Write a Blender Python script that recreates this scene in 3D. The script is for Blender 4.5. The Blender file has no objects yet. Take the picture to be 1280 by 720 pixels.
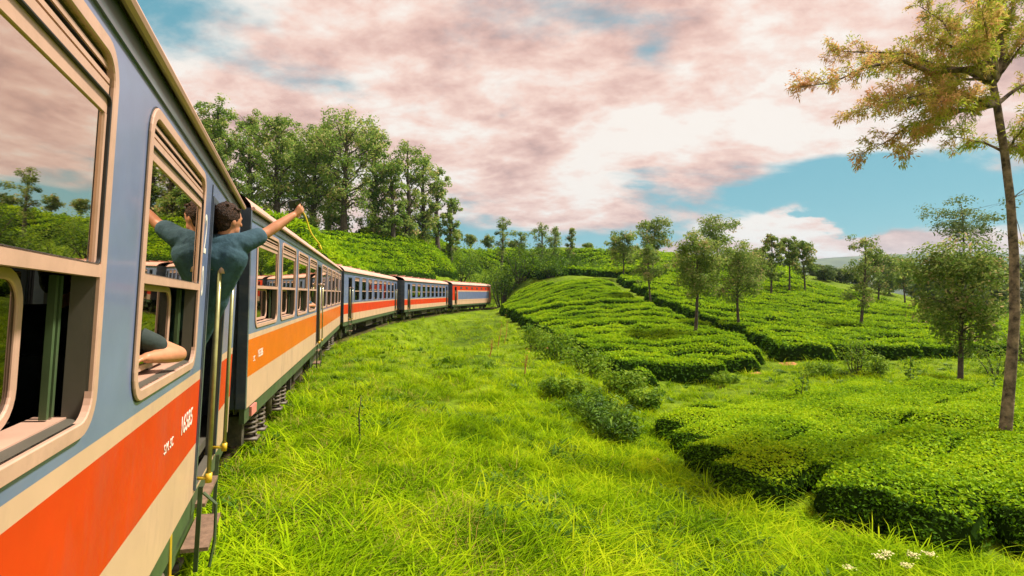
import bpy, math, random
import numpy as np
from mathutils import Vector, Matrix
R = math.radians
rng = np.random.default_rng(11)
random.seed(5)
scene = bpy.context.scene
col = scene.collection

# ------------------------------------------------------------------ camera, sky, sun, exposure
F, CX, HY, EYE = 700.0, 640.0, 366.5, 2.36          # focal length in px, principal x, horizon row, eye height over the rail
cam_d = bpy.data.cameras.new('camera'); cam = bpy.data.objects.new('camera', cam_d); col.objects.link(cam)
cam_d.sensor_width = 36.0; cam_d.lens = F / 1280 * 36; cam_d.clip_start = 0.05; cam_d.clip_end = 12000
cam.location = (0, 0, EYE); cam.rotation_euler = (R(90) + math.atan((HY - 360) / F), 0, 0)
scene.camera = cam
SUN_AZ, SUN_EL = R(75), R(56)                        # azimuth to the right of the view direction
scene.view_settings.view_transform = 'Standard'; scene.view_settings.look = 'None'
scene.view_settings.gamma = 1.0; scene.view_settings.exposure = 1.0
EXPO = 2.0 ** scene.view_settings.exposure

def build_world():
    w = bpy.data.worlds.new('World'); scene.world = w; w.use_nodes = True
    nt = w.node_tree; nt.nodes.clear()
    N = lambda t, **k: _node(nt, t, **k)
    out = N('ShaderNodeOutputWorld'); bg = N('ShaderNodeBackground'); bg.inputs['Strength'].default_value = 0.1
    nt.links.new(bg.outputs[0], out.inputs[0])
    sky = N('ShaderNodeTexSky'); sky.sky_type = 'NISHITA'; sky.sun_disc = False
    sky.sun_elevation = SUN_EL; sky.sun_rotation = SUN_AZ; sky.air_density = 1.0; sky.dust_density = 0.6; sky.ozone_density = 1.0
    tc = N('ShaderNodeTexCoord'); sep = N('ShaderNodeSeparateXYZ'); nt.links.new(tc.outputs['Generated'], sep.inputs[0])
    def M(op, a, b=None, c=None, clamp=False):
        n = N('ShaderNodeMath'); n.operation = op; n.use_clamp = clamp
        for i, v in enumerate((a, b, c)):
            if v is None: continue
            if isinstance(v, (int, float)): n.inputs[i].default_value = v
            else: nt.links.new(v, n.inputs[i])
        return n.outputs[0]
    x, y, z = sep.outputs
    zz = M('ADD', M('MAXIMUM', z, 0.0), 0.32)
    px, py = M('DIVIDE', x, zz), M('DIVIDE', y, zz)
    comb = N('ShaderNodeCombineXYZ'); nt.links.new(px, comb.inputs[0]); nt.links.new(py, comb.inputs[1])
    def noise(scale, detail, rough, off, dist=0.0, sx=1.0, sy=1.0, rz=0.0):
        mp = N('ShaderNodeMapping'); mp.inputs['Location'].default_value = off; mp.inputs['Scale'].default_value = (sx, sy, 1); mp.inputs['Rotation'].default_value = (0, 0, R(rz))
        nt.links.new(comb.outputs[0], mp.inputs[0])
        n = N('ShaderNodeTexNoise'); n.inputs['Scale'].default_value = scale; n.inputs['Detail'].default_value = detail
        n.inputs['Roughness'].default_value = rough; n.inputs['Distortion'].default_value = dist
        nt.links.new(mp.outputs[0], n.inputs['Vector']); return n.outputs['Fac']
    def ramp(v, a, b, lo=0.0, hi=1.0):
        n = N('ShaderNodeMapRange'); n.interpolation_type = 'SMOOTHSTEP'
        n.inputs[1].default_value = a; n.inputs[2].default_value = b; n.inputs[3].default_value = lo; n.inputs[4].default_value = hi
        nt.links.new(v, n.inputs[0]); return n.outputs[0]
    def gauss(a0, e0, sa, se):                        # soft clearing in the cloud deck, by direction
        az = M('ARCTAN2', x, y); el = M('ARCSINE', z)
        da = M('DIVIDE', M('SUBTRACT', az, R(a0)), R(sa)); de = M('DIVIDE', M('SUBTRACT', el, R(e0)), R(se))
        s = M('ADD', M('MULTIPLY', da, da), M('MULTIPLY', de, de))
        return M('POWER', 2.718, M('MULTIPLY', s, -1.0))
    cover = noise(1.5, 9, 0.58, (3.1, 1.7, 0), 0.25, 0.8, 1.2)
    cover = M('ADD', cover, 0.165)
    for g, k in ((gauss(30, 9.5, 13, 3.2), 0.34), (gauss(19, 12.5, 8, 1.2), 0.17), (gauss(-2, 5.2, 7, 1.4), 0.30),
                 (gauss(13, 4.8, 7, 1.4), 0.26), (gauss(-33, 23, 9, 4), 0.21), (gauss(14, 23, 3, 1.6), 0.12), (gauss(34, 6, 20, 2.0), 0.12)):
        cover = M('SUBTRACT', cover, M('MULTIPLY', g, k))
    puff = noise(2.2, 8, 0.6, (7.7, 2.2, 0), 0.2)      # low heaped clouds along the horizon
    for g, k in ((gauss(27.5, 6.6, 3.4, 1.3), 0.50), (gauss(33, 3.0, 14, 1.9), 0.55)):
        cover = M('ADD', cover, M('MULTIPLY', M('MULTIPLY', g, k), ramp(puff, 0.36, 0.56)))
    cover = M('ADD', cover, M('MULTIPLY', gauss(28, 13.5, 16, 1.0), 0.24))
    mask = ramp(cover, 0.45, 0.60)
    lum = noise(2.2, 10, 0.55, (0.4, 5.2, 0), 0.2, 0.8, 1.2, 24)
    lum2 = noise(9.0, 10, 0.62, (2.4, 8.2, 0), 0.12, 0.9, 1.1, 24)
    lumv = M('ADD', M('MULTIPLY', lum, 0.68), M('MULTIPLY', lum2, 0.32))
    cr = N('ShaderNodeValToRGB'); nt.links.new(lumv, cr.inputs[0])
    els = cr.color_ramp.elements
    stops = ((0.37, (0.56, 0.35, 0.31)), (0.435, (0.79, 0.505, 0.43)), (0.49, (0.95, 0.67, 0.57)), (0.56, (1.0, 0.91, 0.83)))
    while len(els) < len(stops): els.new(0.5)
    for e, (p, c) in zip(els, stops): e.position = p; e.color = (*c, 1)
    sc = N('ShaderNodeVectorMath'); sc.operation = 'SCALE'; sc.inputs['Scale'].default_value = 10.0 / EXPO
    nt.links.new(cr.outputs[0], sc.inputs[0])
    tint = N('ShaderNodeVectorMath'); tint.operation = 'MULTIPLY'; tint.inputs[1].default_value = (0.36, 0.62, 0.52)
    nt.links.new(sky.outputs[0], tint.inputs[0])
    flat = N('ShaderNodeMixRGB'); flat.inputs[0].default_value = 0.75; flat.inputs[2].default_value = (0.15 * 10 / EXPO, 0.43 * 10 / EXPO, 0.53 * 10 / EXPO, 1)
    nt.links.new(tint.outputs[0], flat.inputs[1])
    mix = N('ShaderNodeMixRGB'); nt.links.new(mask, mix.inputs[0]); nt.links.new(flat.outputs[0], mix.inputs[1]); nt.links.new(sc.outputs[0], mix.inputs[2])
    nt.links.new(mix.outputs[0], bg.inputs['Color'])

def _node(nt, t, **k):
    n = nt.nodes.new(t)
    for a, b in k.items(): setattr(n, a, b)
    return n
build_world()
sd = bpy.data.lights.new('sun', 'SUN'); sun = bpy.data.objects.new('sun', sd); col.objects.link(sun)
sd.energy = 4.2; sd.angle = R(6); sd.color = (1.0, 0.93, 0.82)
sun.location = (60, 40, 80)
sdir = Vector((math.sin(SUN_AZ) * math.cos(SUN_EL), math.cos(SUN_AZ) * math.cos(SUN_EL), math.sin(SUN_EL)))
sun.rotation_euler = (-sdir).to_track_quat('-Z', 'Y').to_euler()

# ------------------------------------------------------------------ materials
MATS = {}
def mat(name, c, rough=0.6, var=0.0, vscale=4.0, c2=None, metallic=0.0, coat=0.0, spec=0.5, bump=0.0, bscale=40.0, dirt=None, coords='Object'):
    m = bpy.data.materials.new(name); m.use_nodes = True; nt = m.node_tree; b = nt.nodes['Principled BSDF']
    b.inputs['Base Color'].default_value = (*c, 1); b.inputs['Roughness'].default_value = rough
    b.inputs['Metallic'].default_value = metallic; b.inputs['Coat Weight'].default_value = coat; b.inputs['Coat Roughness'].default_value = 0.08
    b.inputs['Specular IOR Level'].default_value = spec
    tc = nt.nodes.new('ShaderNodeTexCoord')
    if var or c2:
        n = nt.nodes.new('ShaderNodeTexNoise'); n.inputs['Scale'].default_value = vscale; n.inputs['Detail'].default_value = 6; n.inputs['Roughness'].default_value = 0.65
        nt.links.new(tc.outputs[coords], n.inputs['Vector'])
        r = nt.nodes.new('ShaderNodeValToRGB'); nt.links.new(n.outputs['Fac'], r.inputs[0])
        c2 = c2 or tuple(v * (1 + var) for v in c); c1 = tuple(v * (1 - var) for v in c) if var else c
        r.color_ramp.elements[0].position = 0.36; r.color_ramp.elements[1].position = 0.66
        r.color_ramp.elements[0].color = (*c1, 1); r.color_ramp.elements[1].color = (*c2, 1)
        last = r.outputs[0]
        if dirt:                                       # streaky grime
            dc, amt, mscale = dirt
            mp = nt.nodes.new('ShaderNodeMapping'); mp.inputs['Scale'].default_value = mscale; nt.links.new(tc.outputs[coords], mp.inputs[0])
            n2 = nt.nodes.new('ShaderNodeTexNoise'); n2.inputs['Scale'].default_value = 1.0; n2.inputs['Detail'].default_value = 7; n2.inputs['Roughness'].default_value = 0.7
            nt.links.new(mp.outputs[0], n2.inputs['Vector'])
            mr = nt.nodes.new('ShaderNodeMapRange'); mr.inputs[1].default_value = 0.5; mr.inputs[2].default_value = 0.8; mr.inputs[3].default_value = 0; mr.inputs[4].default_value = amt
            nt.links.new(n2.outputs['Fac'], mr.inputs[0])
            mx = nt.nodes.new('ShaderNodeMixRGB'); mx.inputs[2].default_value = (*dc, 1); nt.links.new(mr.outputs[0], mx.inputs[0]); nt.links.new(last, mx.inputs[1]); last = mx.outputs[0]
            rr = nt.nodes.new('ShaderNodeMapRange'); rr.inputs[3].default_value = rough; rr.inputs[4].default_value = min(1, rough + 0.35); nt.links.new(mr.outputs[0], rr.inputs[0])
            nt.links.new(rr.outputs[0], b.inputs['Roughness'])
        nt.links.new(last, b.inputs['Base Color'])
    if bump:
        nb = nt.nodes.new('ShaderNodeTexNoise'); nb.inputs['Scale'].default_value = bscale; nb.inputs['Detail'].default_value = 5
        nt.links.new(tc.outputs[coords], nb.inputs['Vector'])
        bp = nt.nodes.new('ShaderNodeBump'); bp.inputs['Strength'].default_value = bump; bp.inputs['Distance'].default_value = 0.02
        nt.links.new(nb.outputs['Fac'], bp.inputs['Height']); nt.links.new(bp.outputs[0], b.inputs['Normal'])
    MATS[name] = m; return m

def leaf_mat(name, stops, rough=0.5, transl=0.35, spec=0.35, patch=0.0, pscale=0.3):
    """leaf colour picked by the per-leaf random value 'rnd' plus an optional world-scale patchiness"""
    m = bpy.data.materials.new(name); m.use_nodes = True; nt = m.node_tree; b = nt.nodes['Principled BSDF']; out = nt.nodes['Material Output']
    a = nt.nodes.new('ShaderNodeAttribute'); a.attribute_name = 'rnd'
    v = a.outputs['Fac']
    if patch:
        g = nt.nodes.new('ShaderNodeNewGeometry')
        n = nt.nodes.new('ShaderNodeTexNoise'); n.inputs['Scale'].default_value = pscale; n.inputs['Detail'].default_value = 5; nt.links.new(g.outputs['Position'], n.inputs['Vector'])
        ma = nt.nodes.new('ShaderNodeMath'); ma.operation = 'MULTIPLY_ADD'; nt.links.new(n.outputs['Fac'], ma.inputs[0]); ma.inputs[1].default_value = 3.2 * patch; ma.inputs[2].default_value = -1.6 * patch
        mb = nt.nodes.new('ShaderNodeMath'); mb.operation = 'ADD'; mb.use_clamp = True; nt.links.new(ma.outputs[0], mb.inputs[0]); nt.links.new(v, mb.inputs[1]); v = mb.outputs[0]
    r = nt.nodes.new('ShaderNodeValToRGB'); nt.links.new(v, r.inputs[0]); els = r.color_ramp.elements
    while len(els) < len(stops): els.new(0.5)
    for e, (p, c) in zip(els, stops): e.position = p; e.color = (*c, 1)
    nt.links.new(r.outputs[0], b.inputs['Base Color']); b.inputs['Roughness'].default_value = rough; b.inputs['Specular IOR Level'].default_value = spec
    t = nt.nodes.new('ShaderNodeBsdfTranslucent'); hs = nt.nodes.new('ShaderNodeHueSaturation'); hs.inputs['Value'].default_value = 1.3; hs.inputs['Hue'].default_value = 0.492
    nt.links.new(r.outputs[0], hs.inputs['Color']); nt.links.new(hs.outputs[0], t.inputs['Color'])
    mx = nt.nodes.new('ShaderNodeMixShader'); mx.inputs[0].default_value = transl
    nt.links.new(b.outputs[0], mx.inputs[1]); nt.links.new(t.outputs[0], mx.inputs[2]); nt.links.new(mx.outputs[0], out.inputs[0])
    MATS[name] = m; return m

def glass_mat(name, tint, refl, rcol=(0.95, 0.9, 0.86), rough=0.015):
    m = bpy.data.materials.new(name); m.use_nodes = True; nt = m.node_tree; nt.nodes.remove(nt.nodes['Principled BSDF']); out = nt.nodes['Material Output']
    t = nt.nodes.new('ShaderNodeBsdfTransparent'); t.inputs[0].default_value = (*tint, 1)
    g = nt.nodes.new('ShaderNodeBsdfGlossy'); g.inputs['Color'].default_value = (*rcol, 1); g.inputs['Roughness'].default_value = rough
    f = nt.nodes.new('ShaderNodeFresnel'); f.inputs[0].default_value = 1.6
    mr = nt.nodes.new('ShaderNodeMapRange'); mr.inputs[3].default_value = refl; mr.inputs[4].default_value = 1.0; nt.links.new(f.outputs[0], mr.inputs[0])
    mx = nt.nodes.new('ShaderNodeMixShader'); nt.links.new(mr.outputs[0], mx.inputs[0]); nt.links.new(t.outputs[0], mx.inputs[1]); nt.links.new(g.outputs[0], mx.inputs[2]); nt.links.new(mx.outputs[0], out.inputs[0])
    MATS[name] = m; return m

GR = ((0.25, 0.22, 0.17), 0.35, (1.5, 0.35, 6.0))
mat('blue_paint', (0.135, 0.175, 0.300), 0.34, 0.10, 2.0, coat=0.25, dirt=((0.22, 0.20, 0.19), 0.30, (1.2, 2.5, 1.0)), bump=0.03, bscale=3)
mat('dark_blue', (0.055, 0.07, 0.10), 0.35, 0.2, 3.0, coat=0.2, dirt=GR)
mat('orange_paint', (0.52, 0.032, 0.002), 0.5, 0.08, 2.0, spec=0.3, coat=0.03, dirt=((0.30, 0.09, 0.04), 0.5, (1.2, 2.2, 0.9)))
mat('orange_light', (0.62, 0.12, 0.006), 0.38, 0.08, 2.0, coat=0.12, dirt=((0.42, 0.14, 0.03), 0.35, (1.2, 0.7, 3.0)))
mat('cream_paint', (0.57, 0.365, 0.235), 0.42, 0.06, 2.0, coat=0.1, dirt=((0.28, 0.20, 0.13), 0.6, (1.2, 2.6, 0.9)))
mat('frame_cream', (0.52, 0.315, 0.225), 0.40, 0.08, 5.0, dirt=((0.25, 0.17, 0.10), 0.4, (6, 6, 6)))
mat('rubber', (0.012, 0.011, 0.010), 0.6, 0.2, 20)
mat('roof_metal', (0.60, 0.345, 0.27), 0.5, 0.12, 1.2, dirt=((0.30, 0.20, 0.16), 0.5, (1.0, 0.6, 2.0)))
mat('cant_rail', (0.055, 0.075, 0.08), 0.35, 0.2, 3.0, coat=0.3)
mat('interior', (0.085, 0.075, 0.055), 0.6, 0.15, 3.0)
mat('seat_vinyl', (0.03, 0.045, 0.04), 0.5, 0.2, 8.0, bump=0.1)
mat('sole_green', (0.05, 0.085, 0.03), 0.55, 0.25, 4.0, dirt=((0.10, 0.075, 0.045), 0.6, (3, 3, 3)))
mat('under_dark', (0.035, 0.030, 0.024), 0.7, 0.35, 6.0, c2=(0.085, 0.065, 0.045), bump=0.3)
mat('steel_worn', (0.20, 0.17, 0.13), 0.45, 0.3, 12.0, metallic=0.6)
mat('spring_steel', (0.11, 0.085, 0.055), 0.55, 0.3, 14.0)
mat('handrail', (0.30, 0.28, 0.10), 0.35, 0.2, 9.0, metallic=0.2, coat=0.3)
mat('yellow_paint', (0.62, 0.40, 0.02), 0.45, 0.15, 9.0)
mat('step_wood', (0.20, 0.12, 0.075), 0.6, 0.25, 14.0, bump=0.2)
mat('white_letter', (0.80, 0.72, 0.62), 0.5, 0.15, 30)
mat('red_plate', (0.62, 0.20, 0.16), 0.5, 0.15, 30)
mat('ballast', (0.11, 0.09, 0.07), 0.9, 0.4, 14.0, c2=(0.22, 0.17, 0.12), bump=0.8, bscale=18)
mat('rail_steel', (0.16, 0.10, 0.07), 0.5, 0.3, 8.0, metallic=0.7)
mat('sleeper', (0.10, 0.08, 0.06), 0.85, 0.3, 9.0)
mat('bark', (0.075, 0.062, 0.055), 0.9, 0.4, 5.0, c2=(0.33, 0.25, 0.18), spec=0.1, bump=1.0, bscale=22)
mat('bark_dark', (0.055, 0.042, 0.03), 0.85, 0.4, 6.0, c2=(0.11, 0.085, 0.06), bump=0.5, bscale=25)
mat('skin', (0.50, 0.215, 0.11), 0.45, 0.10, 12.0, spec=0.4)
mat('hair', (0.020, 0.011, 0.006), 0.6, 0.4, 60.0, c2=(0.075, 0.035, 0.018), spec=0.2, bump=0.9, bscale=120)
mat('teal_shirt', (0.038, 0.080, 0.105), 0.85, 0.15, 18.0, spec=0.2, bump=1.0, bscale=9)
mat('black_shirt', (0.018, 0.030, 0.026), 0.8, 0.2, 18.0, bump=0.2, bscale=30)
mat('trousers', (0.03, 0.035, 0.05), 0.8, 0.2, 14.0)
mat('shoe', (0.02, 0.018, 0.016), 0.5)
mat('black_plastic', (0.012, 0.012, 0.013), 0.35)
mat('lens_glass', (0.02, 0.02, 0.03), 0.05, coat=1.0)
mat('yellow_strap', (0.72, 0.55, 0.02), 0.6)
mat('petal', (0.62, 0.55, 0.26), 0.7, 0.1, 40)
mat('earth', (0.42, 0.17, 0.05), 0.95, 0.3, 3.0, bump=0.6, bscale=8)
glass_mat('window_glass', (0.22, 0.24, 0.18), 0.74, (1.0, 0.88, 0.75))
glass_mat('window_tint', (0.05, 0.06, 0.035), 0.03)
glass_mat('far_glass', (0.30, 0.34, 0.26), 0.30, (0.9, 0.85, 0.8))
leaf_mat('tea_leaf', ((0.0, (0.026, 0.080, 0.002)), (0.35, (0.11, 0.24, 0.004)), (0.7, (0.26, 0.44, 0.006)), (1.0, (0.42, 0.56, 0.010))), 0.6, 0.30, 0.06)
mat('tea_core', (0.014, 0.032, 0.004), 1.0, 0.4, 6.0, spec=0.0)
leaf_mat('grass_blade', ((0.0, (0.055, 0.125, 0.002)), (0.4, (0.185, 0.325, 0.003)), (0.75, (0.295, 0.435, 0.004)), (1.0, (0.41, 0.50, 0.010))), 0.8, 0.34, 0.02, 0.65, 0.9)
leaf_mat('grass_dry', ((0.0, (0.20, 0.22, 0.03)), (0.6, (0.40, 0.32, 0.06)), (1.0, (0.52, 0.34, 0.08))), 0.7, 0.3, 0.2)
leaf_mat('broad_leaf', ((0.0, (0.05, 0.13, 0.005)), (0.5, (0.14, 0.26, 0.010)), (1.0, (0.27, 0.38, 0.02))), 0.55, 0.35, 0.15)
leaf_mat('dark_leaf', ((0.0, (0.03, 0.085, 0.004)), (0.6, (0.075, 0.165, 0.006)), (1.0, (0.17, 0.28, 0.012))), 0.55, 0.3, 0.15)
leaf_mat('grove_leaf', ((0.0, (0.086, 0.180, 0.025)), (0.55, (0.203, 0.320, 0.050)), (0.85, (0.374, 0.421, 0.109)), (1.0, (0.600, 0.468, 0.250))), 0.6, 0.42, 0.15)
leaf_mat('oak_leaf', ((0.0, (0.072, 0.144, 0.019)), (0.55, (0.169, 0.260, 0.041)), (0.85, (0.314, 0.349, 0.091)), (1.0, (0.504, 0.362, 0.193))), 0.6, 0.42, 0.15)
leaf_mat('warm_leaf', ((0.0, (0.20, 0.31, 0.018)), (0.35, (0.34, 0.37, 0.04)), (0.65, (0.47, 0.33, 0.10)), (1.0, (0.54, 0.29, 0.14))), 0.6, 0.5, 0.08)
leaf_mat('far_leaf', ((0.0, (0.060, 0.114, 0.031)), (0.6, (0.132, 0.198, 0.054)), (1.0, (0.240, 0.264, 0.084))), 0.6, 0.35, 0.15)

def ground_material():
    m = bpy.data.materials.new('turf'); m.use_nodes = True; nt = m.node_tree; b = nt.nodes['Principled BSDF']
    tc = nt.nodes.new('ShaderNodeTexCoord')
    def nz(s, d=6):
        n = nt.nodes.new('ShaderNodeTexNoise'); n.inputs['Scale'].default_value = s; n.inputs['Detail'].default_value = d; n.inputs['Roughness'].default_value = 0.65
        nt.links.new(tc.outputs['Object'], n.inputs['Vector']); return n.outputs['Fac']
    r = nt.nodes.new('ShaderNodeValToRGB'); nt.links.new(nz(0.22), r.inputs[0]); e = r.color_ramp.elements
    e[0].position = 0.34; e[0].color = (0.07, 0.13, 0.005, 1); e[1].position = 0.66; e[1].color = (0.22, 0.32, 0.008, 1)
    r2 = nt.nodes.new('ShaderNodeValToRGB'); nt.links.new(nz(5.0), r2.inputs[0]); e = r2.color_ramp.elements
    e[0].position = 0.3; e[0].color = (0.35, 0.35, 0.3, 1); e[1].position = 0.62; e[1].color = (1, 1, 1, 1)
    mx = nt.nodes.new('ShaderNodeMixRGB'); mx.blend_type = 'MULTIPLY'; mx.inputs[0].default_value = 1
    nt.links.new(r.outputs[0], mx.inputs[1]); nt.links.new(r2.outputs[0], mx.inputs[2])
    nt.links.new(mx.outputs[0], b.inputs['Base Color']); b.inputs['Roughness'].default_value = 0.95; b.inputs['Specular IOR Level'].default_value = 0.1
    bp = nt.nodes.new('ShaderNodeBump'); bp.inputs['Strength'].default_value = 0.9; bp.inputs['Distance'].default_value = 0.15
    nt.links.new(nz(3.0, 8), bp.inputs['Height']); nt.links.new(bp.outputs[0], b.inputs['Normal'])
    MATS['turf'] = m
ground_material()
mat('far_hill', (0.045, 0.075, 0.04), 0.95, 0.35, 0.01, c2=(0.09, 0.12, 0.05))

# ------------------------------------------------------------------ mesh helpers
def link_mesh(name, verts, faces, material, parent=None, smooth=False, rnd=None, mats=None, fmat=None):
    """faces: list of numpy int arrays (n x 3 or n x 4)"""
    verts = np.asarray(verts, dtype=np.float32).reshape(-1, 3)
    faces = [np.asarray(f, dtype=np.int32) for f in faces if len(f)]
    me = bpy.data.meshes.new(name)
    nl = sum(f.size for f in faces); nf = sum(len(f) for f in faces)
    me.vertices.add(len(verts)); me.vertices.foreach_set('co', verts.ravel())
    me.loops.add(nl); me.loops.foreach_set('vertex_index', np.concatenate([f.ravel() for f in faces]))
    starts, tot = [], 0
    for f in faces:
        starts.append(tot + np.arange(len(f)) * f.shape[1]); tot += f.size
    me.polygons.add(nf); me.polygons.foreach_set('loop_start', np.concatenate(starts).astype(np.int32))
    for m_ in (mats or [material]): me.materials.append(MATS[m_])
    if fmat is not None: me.polygons.foreach_set('material_index', np.asarray(fmat, dtype=np.int32))
    me.polygons.foreach_set('use_smooth', np.full(nf, smooth))
    if rnd is not None:
        a = me.attributes.new('rnd', 'FLOAT', 'POINT'); a.data.foreach_set('value', np.asarray(rnd, dtype=np.float32))
    me.update(calc_edges=True); me.validate()
    o = bpy.data.objects.new(name, me); col.objects.link(o); o.parent = parent
    return o

class MB:
    """collects shapes of one mesh object"""
    def __init__(s): s.v = []; s.q = []; s.t = []; s.n = 0; s.qm = []; s.tm = []
    def add(s, v, q=(), t=(), m=0):
        v = np.asarray(v, dtype=float).reshape(-1, 3)
        if len(q): q = np.asarray(q) + s.n; s.q.append(q); s.qm += [m] * len(q)
        if len(t): t = np.asarray(t) + s.n; s.t.append(t); s.tm += [m] * len(t)
        s.v.append(v); s.n += len(v); return s
    def box(s, x0, x1, y0, y1, z0, z1, m=0):
        v = [(x, y, z) for x in (x0, x1) for y in (y0, y1) for z in (z0, z1)]
        return s.add(v, [(0, 1, 3, 2), (4, 6, 7, 5), (0, 4, 5, 1), (2, 3, 7, 6), (0, 2, 6, 4), (1, 5, 7, 3)], m=m)
    def tube(s, path, rad, n=8, cap=True, m=0):
        P = np.asarray(path, dtype=float); k = len(P); rad = np.broadcast_to(np.asarray(rad, dtype=float), (k,))
        T = np.gradient(P, axis=0); T /= np.linalg.norm(T, axis=1)[:, None] + 1e-9
        ref = np.array([0.0, 0, 1]) if abs(T[0][2]) < 0.9 else np.array([1.0, 0, 0])
        V = []
        A = np.cross(T[0], ref); A /= np.linalg.norm(A)
        ang = np.arange(n) * 2 * math.pi / n
        for i in range(k):
            A = A - T[i] * A.dot(T[i]); A /= np.linalg.norm(A) + 1e-9; B = np.cross(T[i], A)
            V.append(P[i] + rad[i] * (np.cos(ang)[:, None] * A + np.sin(ang)[:, None] * B))
        V = np.concatenate(V); i, j = np.meshgrid(np.arange(k - 1), np.arange(n), indexing='ij'); j2 = (j + 1) % n
        q = np.stack([i * n + j, i * n + j2, (i + 1) * n + j2, (i + 1) * n + j], -1).reshape(-1, 4)
        t = []
        if cap:
            V = np.concatenate([V, P[:1], P[-1:]]); a = k * n
            t = [(a, (jj + 1) % n, jj) for jj in range(n)] + [(a + 1, (k - 1) * n + jj, (k - 1) * n + (jj + 1) % n) for jj in range(n)]
        return s.add(V, q, t, m=m)
    def capsule(s, a, b, ra, rb, n=14, squash=None):
        a = np.asarray(a, float); b = np.asarray(b, float); d = b - a; L = np.linalg.norm(d); d = d / (L + 1e-9) if L > 1e-6 else np.array([0, 0, 1.0])
        th = np.linspace(-math.pi / 2, 0, 5)
        path = [a + d * ra * math.sin(t) for t in th] + [b + d * rb * math.sin(t) for t in -th[::-1]]
        rad = [max(ra * math.cos(t), 1e-4) for t in th] + [max(rb * math.cos(t), 1e-4) for t in th[::-1]]
        return s.tube(path, rad, n)
    def ellipsoid(s, c, r, rot=None, nu=16, nv=10):
        th = np.linspace(0, math.pi, nv + 1); ph = np.arange(nu) * 2 * math.pi / nu
        V = np.array([(math.sin(t) * math.cos(p), math.sin(t) * math.sin(p), math.cos(t)) for t in th for p in ph]) * np.asarray(r, float)
        if rot is not None: V = V @ np.asarray(rot).T
        V = V + np.asarray(c, float); q = [(i * nu + j, (i + 1) * nu + j, (i + 1) * nu + (j + 1) % nu, i * nu + (j + 1) % nu) for i in range(nv) for j in range(nu)]
        return s.add(V, q)
    def ring(s, y0, y1, z0, z1, w, r, x0, x1, seg=6, m=0):
        """rounded rectangular frame in the y-z plane between x0 (inside) and x1 (outside)"""
        def rr(a0, a1, b0, b1, rad):
            pts = []
            for cy, cz, s0 in ((a1 - rad, b1 - rad, 0), (a0 + rad, b1 - rad, 90), (a0 + rad, b0 + rad, 180), (a1 - rad, b0 + rad, 270)):
                for k in range(seg + 1):
                    t = R(s0 + 90 * k / seg); pts.append((cy + rad * math.cos(t), cz + rad * math.sin(t)))
            return pts
        o = rr(y0, y1, z0, z1, r); i = rr(y0 + w, y1 - w, z0 + w, z1 - w, max(r - w, 0.02)); n = len(o)
        e = min(0.004, w * 0.2)
        o2 = rr(y0 + e, y1 - e, z0 + e, z1 - e, max(r - e, 0.02)); i2 = rr(y0 + w - e, y1 - w + e, z0 + w - e, z1 - w + e, max(r - w + e, 0.02))
        L = [[(x0, *p) for p in o], [(x1 - e, *p) for p in o], [(x1, *p) for p in o2], [(x1, *p) for p in i2], [(x1 - e, *p) for p in i], [(x0, *p) for p in i]]
        V = sum(L, []); q = []
        for a in range(6):
            b = (a + 1) % 6
            q += [(a * n + k, a * n + (k + 1) % n, b * n + (k + 1) % n, b * n + k) for k in range(n)]
        return s.add(V, q, m=m)
    def build(s, name, material, parent=None, smooth=False, mats=None):
        return link_mesh(name, np.concatenate(s.v), [x for x in ([np.concatenate(s.q)] if s.q else []) + ([np.concatenate(s.t)] if s.t else [])], material, parent, smooth, mats=mats, fmat=(s.qm + s.tm) if mats else None)

def tag(o, label=None, cat=None, group=None, kind=None):
    if label: o['label'] = label
    if cat: o['category'] = cat
    if group: o['group'] = group
    if kind: o['kind'] = kind
    return o
def empty(name, loc=(0, 0, 0)):
    o = bpy.data.objects.new(name, None); col.objects.link(o); o.location = loc; o.empty_display_size = 0.2; return o
def dup(o, parent=None):
    c = o.copy(); col.objects.link(c); c.parent = parent
    for ch in list(o.children): dup(ch, c)
    return c

def leaves(C, Nrm, size, aspect=0.5, fold=0.25, jitter=0.6, rnd=None, r=rng):
    """one folded four-sided leaf per centre; returns verts, quads, rnd"""
    C = np.asarray(C, float); n = len(C)
    Nn = np.asarray(Nrm, float) + r.normal(0, jitter, (n, 3)); Nn /= np.linalg.norm(Nn, axis=1)[:, None] + 1e-9
    D = r.normal(0, 1, (n, 3)); D -= Nn * (D * Nn).sum(1)[:, None]; D /= np.linalg.norm(D, axis=1)[:, None] + 1e-9
    S = np.cross(Nn, D); size = np.broadcast_to(np.asarray(size, float), (n,))[:, None]
    a = C - D * size * 0.5; b = C + S * size * aspect * 0.5 + Nn * size * fold * 0.3; c = C + D * size * 0.5 - Nn * size * fold * 0.2; d = C - S * size * aspect * 0.5 + Nn * size * fold * 0.3
    V = np.stack([a, b, c, d], 1).reshape(-1, 3)
    q = np.arange(4 * n).reshape(n, 4)
    rv = r.random(n) if rnd is None else rnd
    return V, q, np.repeat(rv, 4)

def vnoise(x, y, seed=0):
    """smooth value noise"""
    x = np.asarray(x, float); y = np.asarray(y, float); xi = np.floor(x).astype(int); yi = np.floor(y).astype(int); fx = x - xi; fy = y - yi
    def h(a, b):
        n = (a * 374761393 + b * 668265263 + seed * 974711) & 0x7fffffff; n = ((n ^ (n >> 13)) * 1274126177) & 0x7fffffff
        return (n ^ (n >> 16)) % 10007 / 10007.0
    u = fx * fx * (3 - 2 * fx); v = fy * fy * (3 - 2 * fy)
    return (h(xi, yi) * (1 - u) + h(xi + 1, yi) * u) * (1 - v) + (h(xi, yi + 1) * (1 - u) + h(xi + 1, yi + 1) * u) * v

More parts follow.
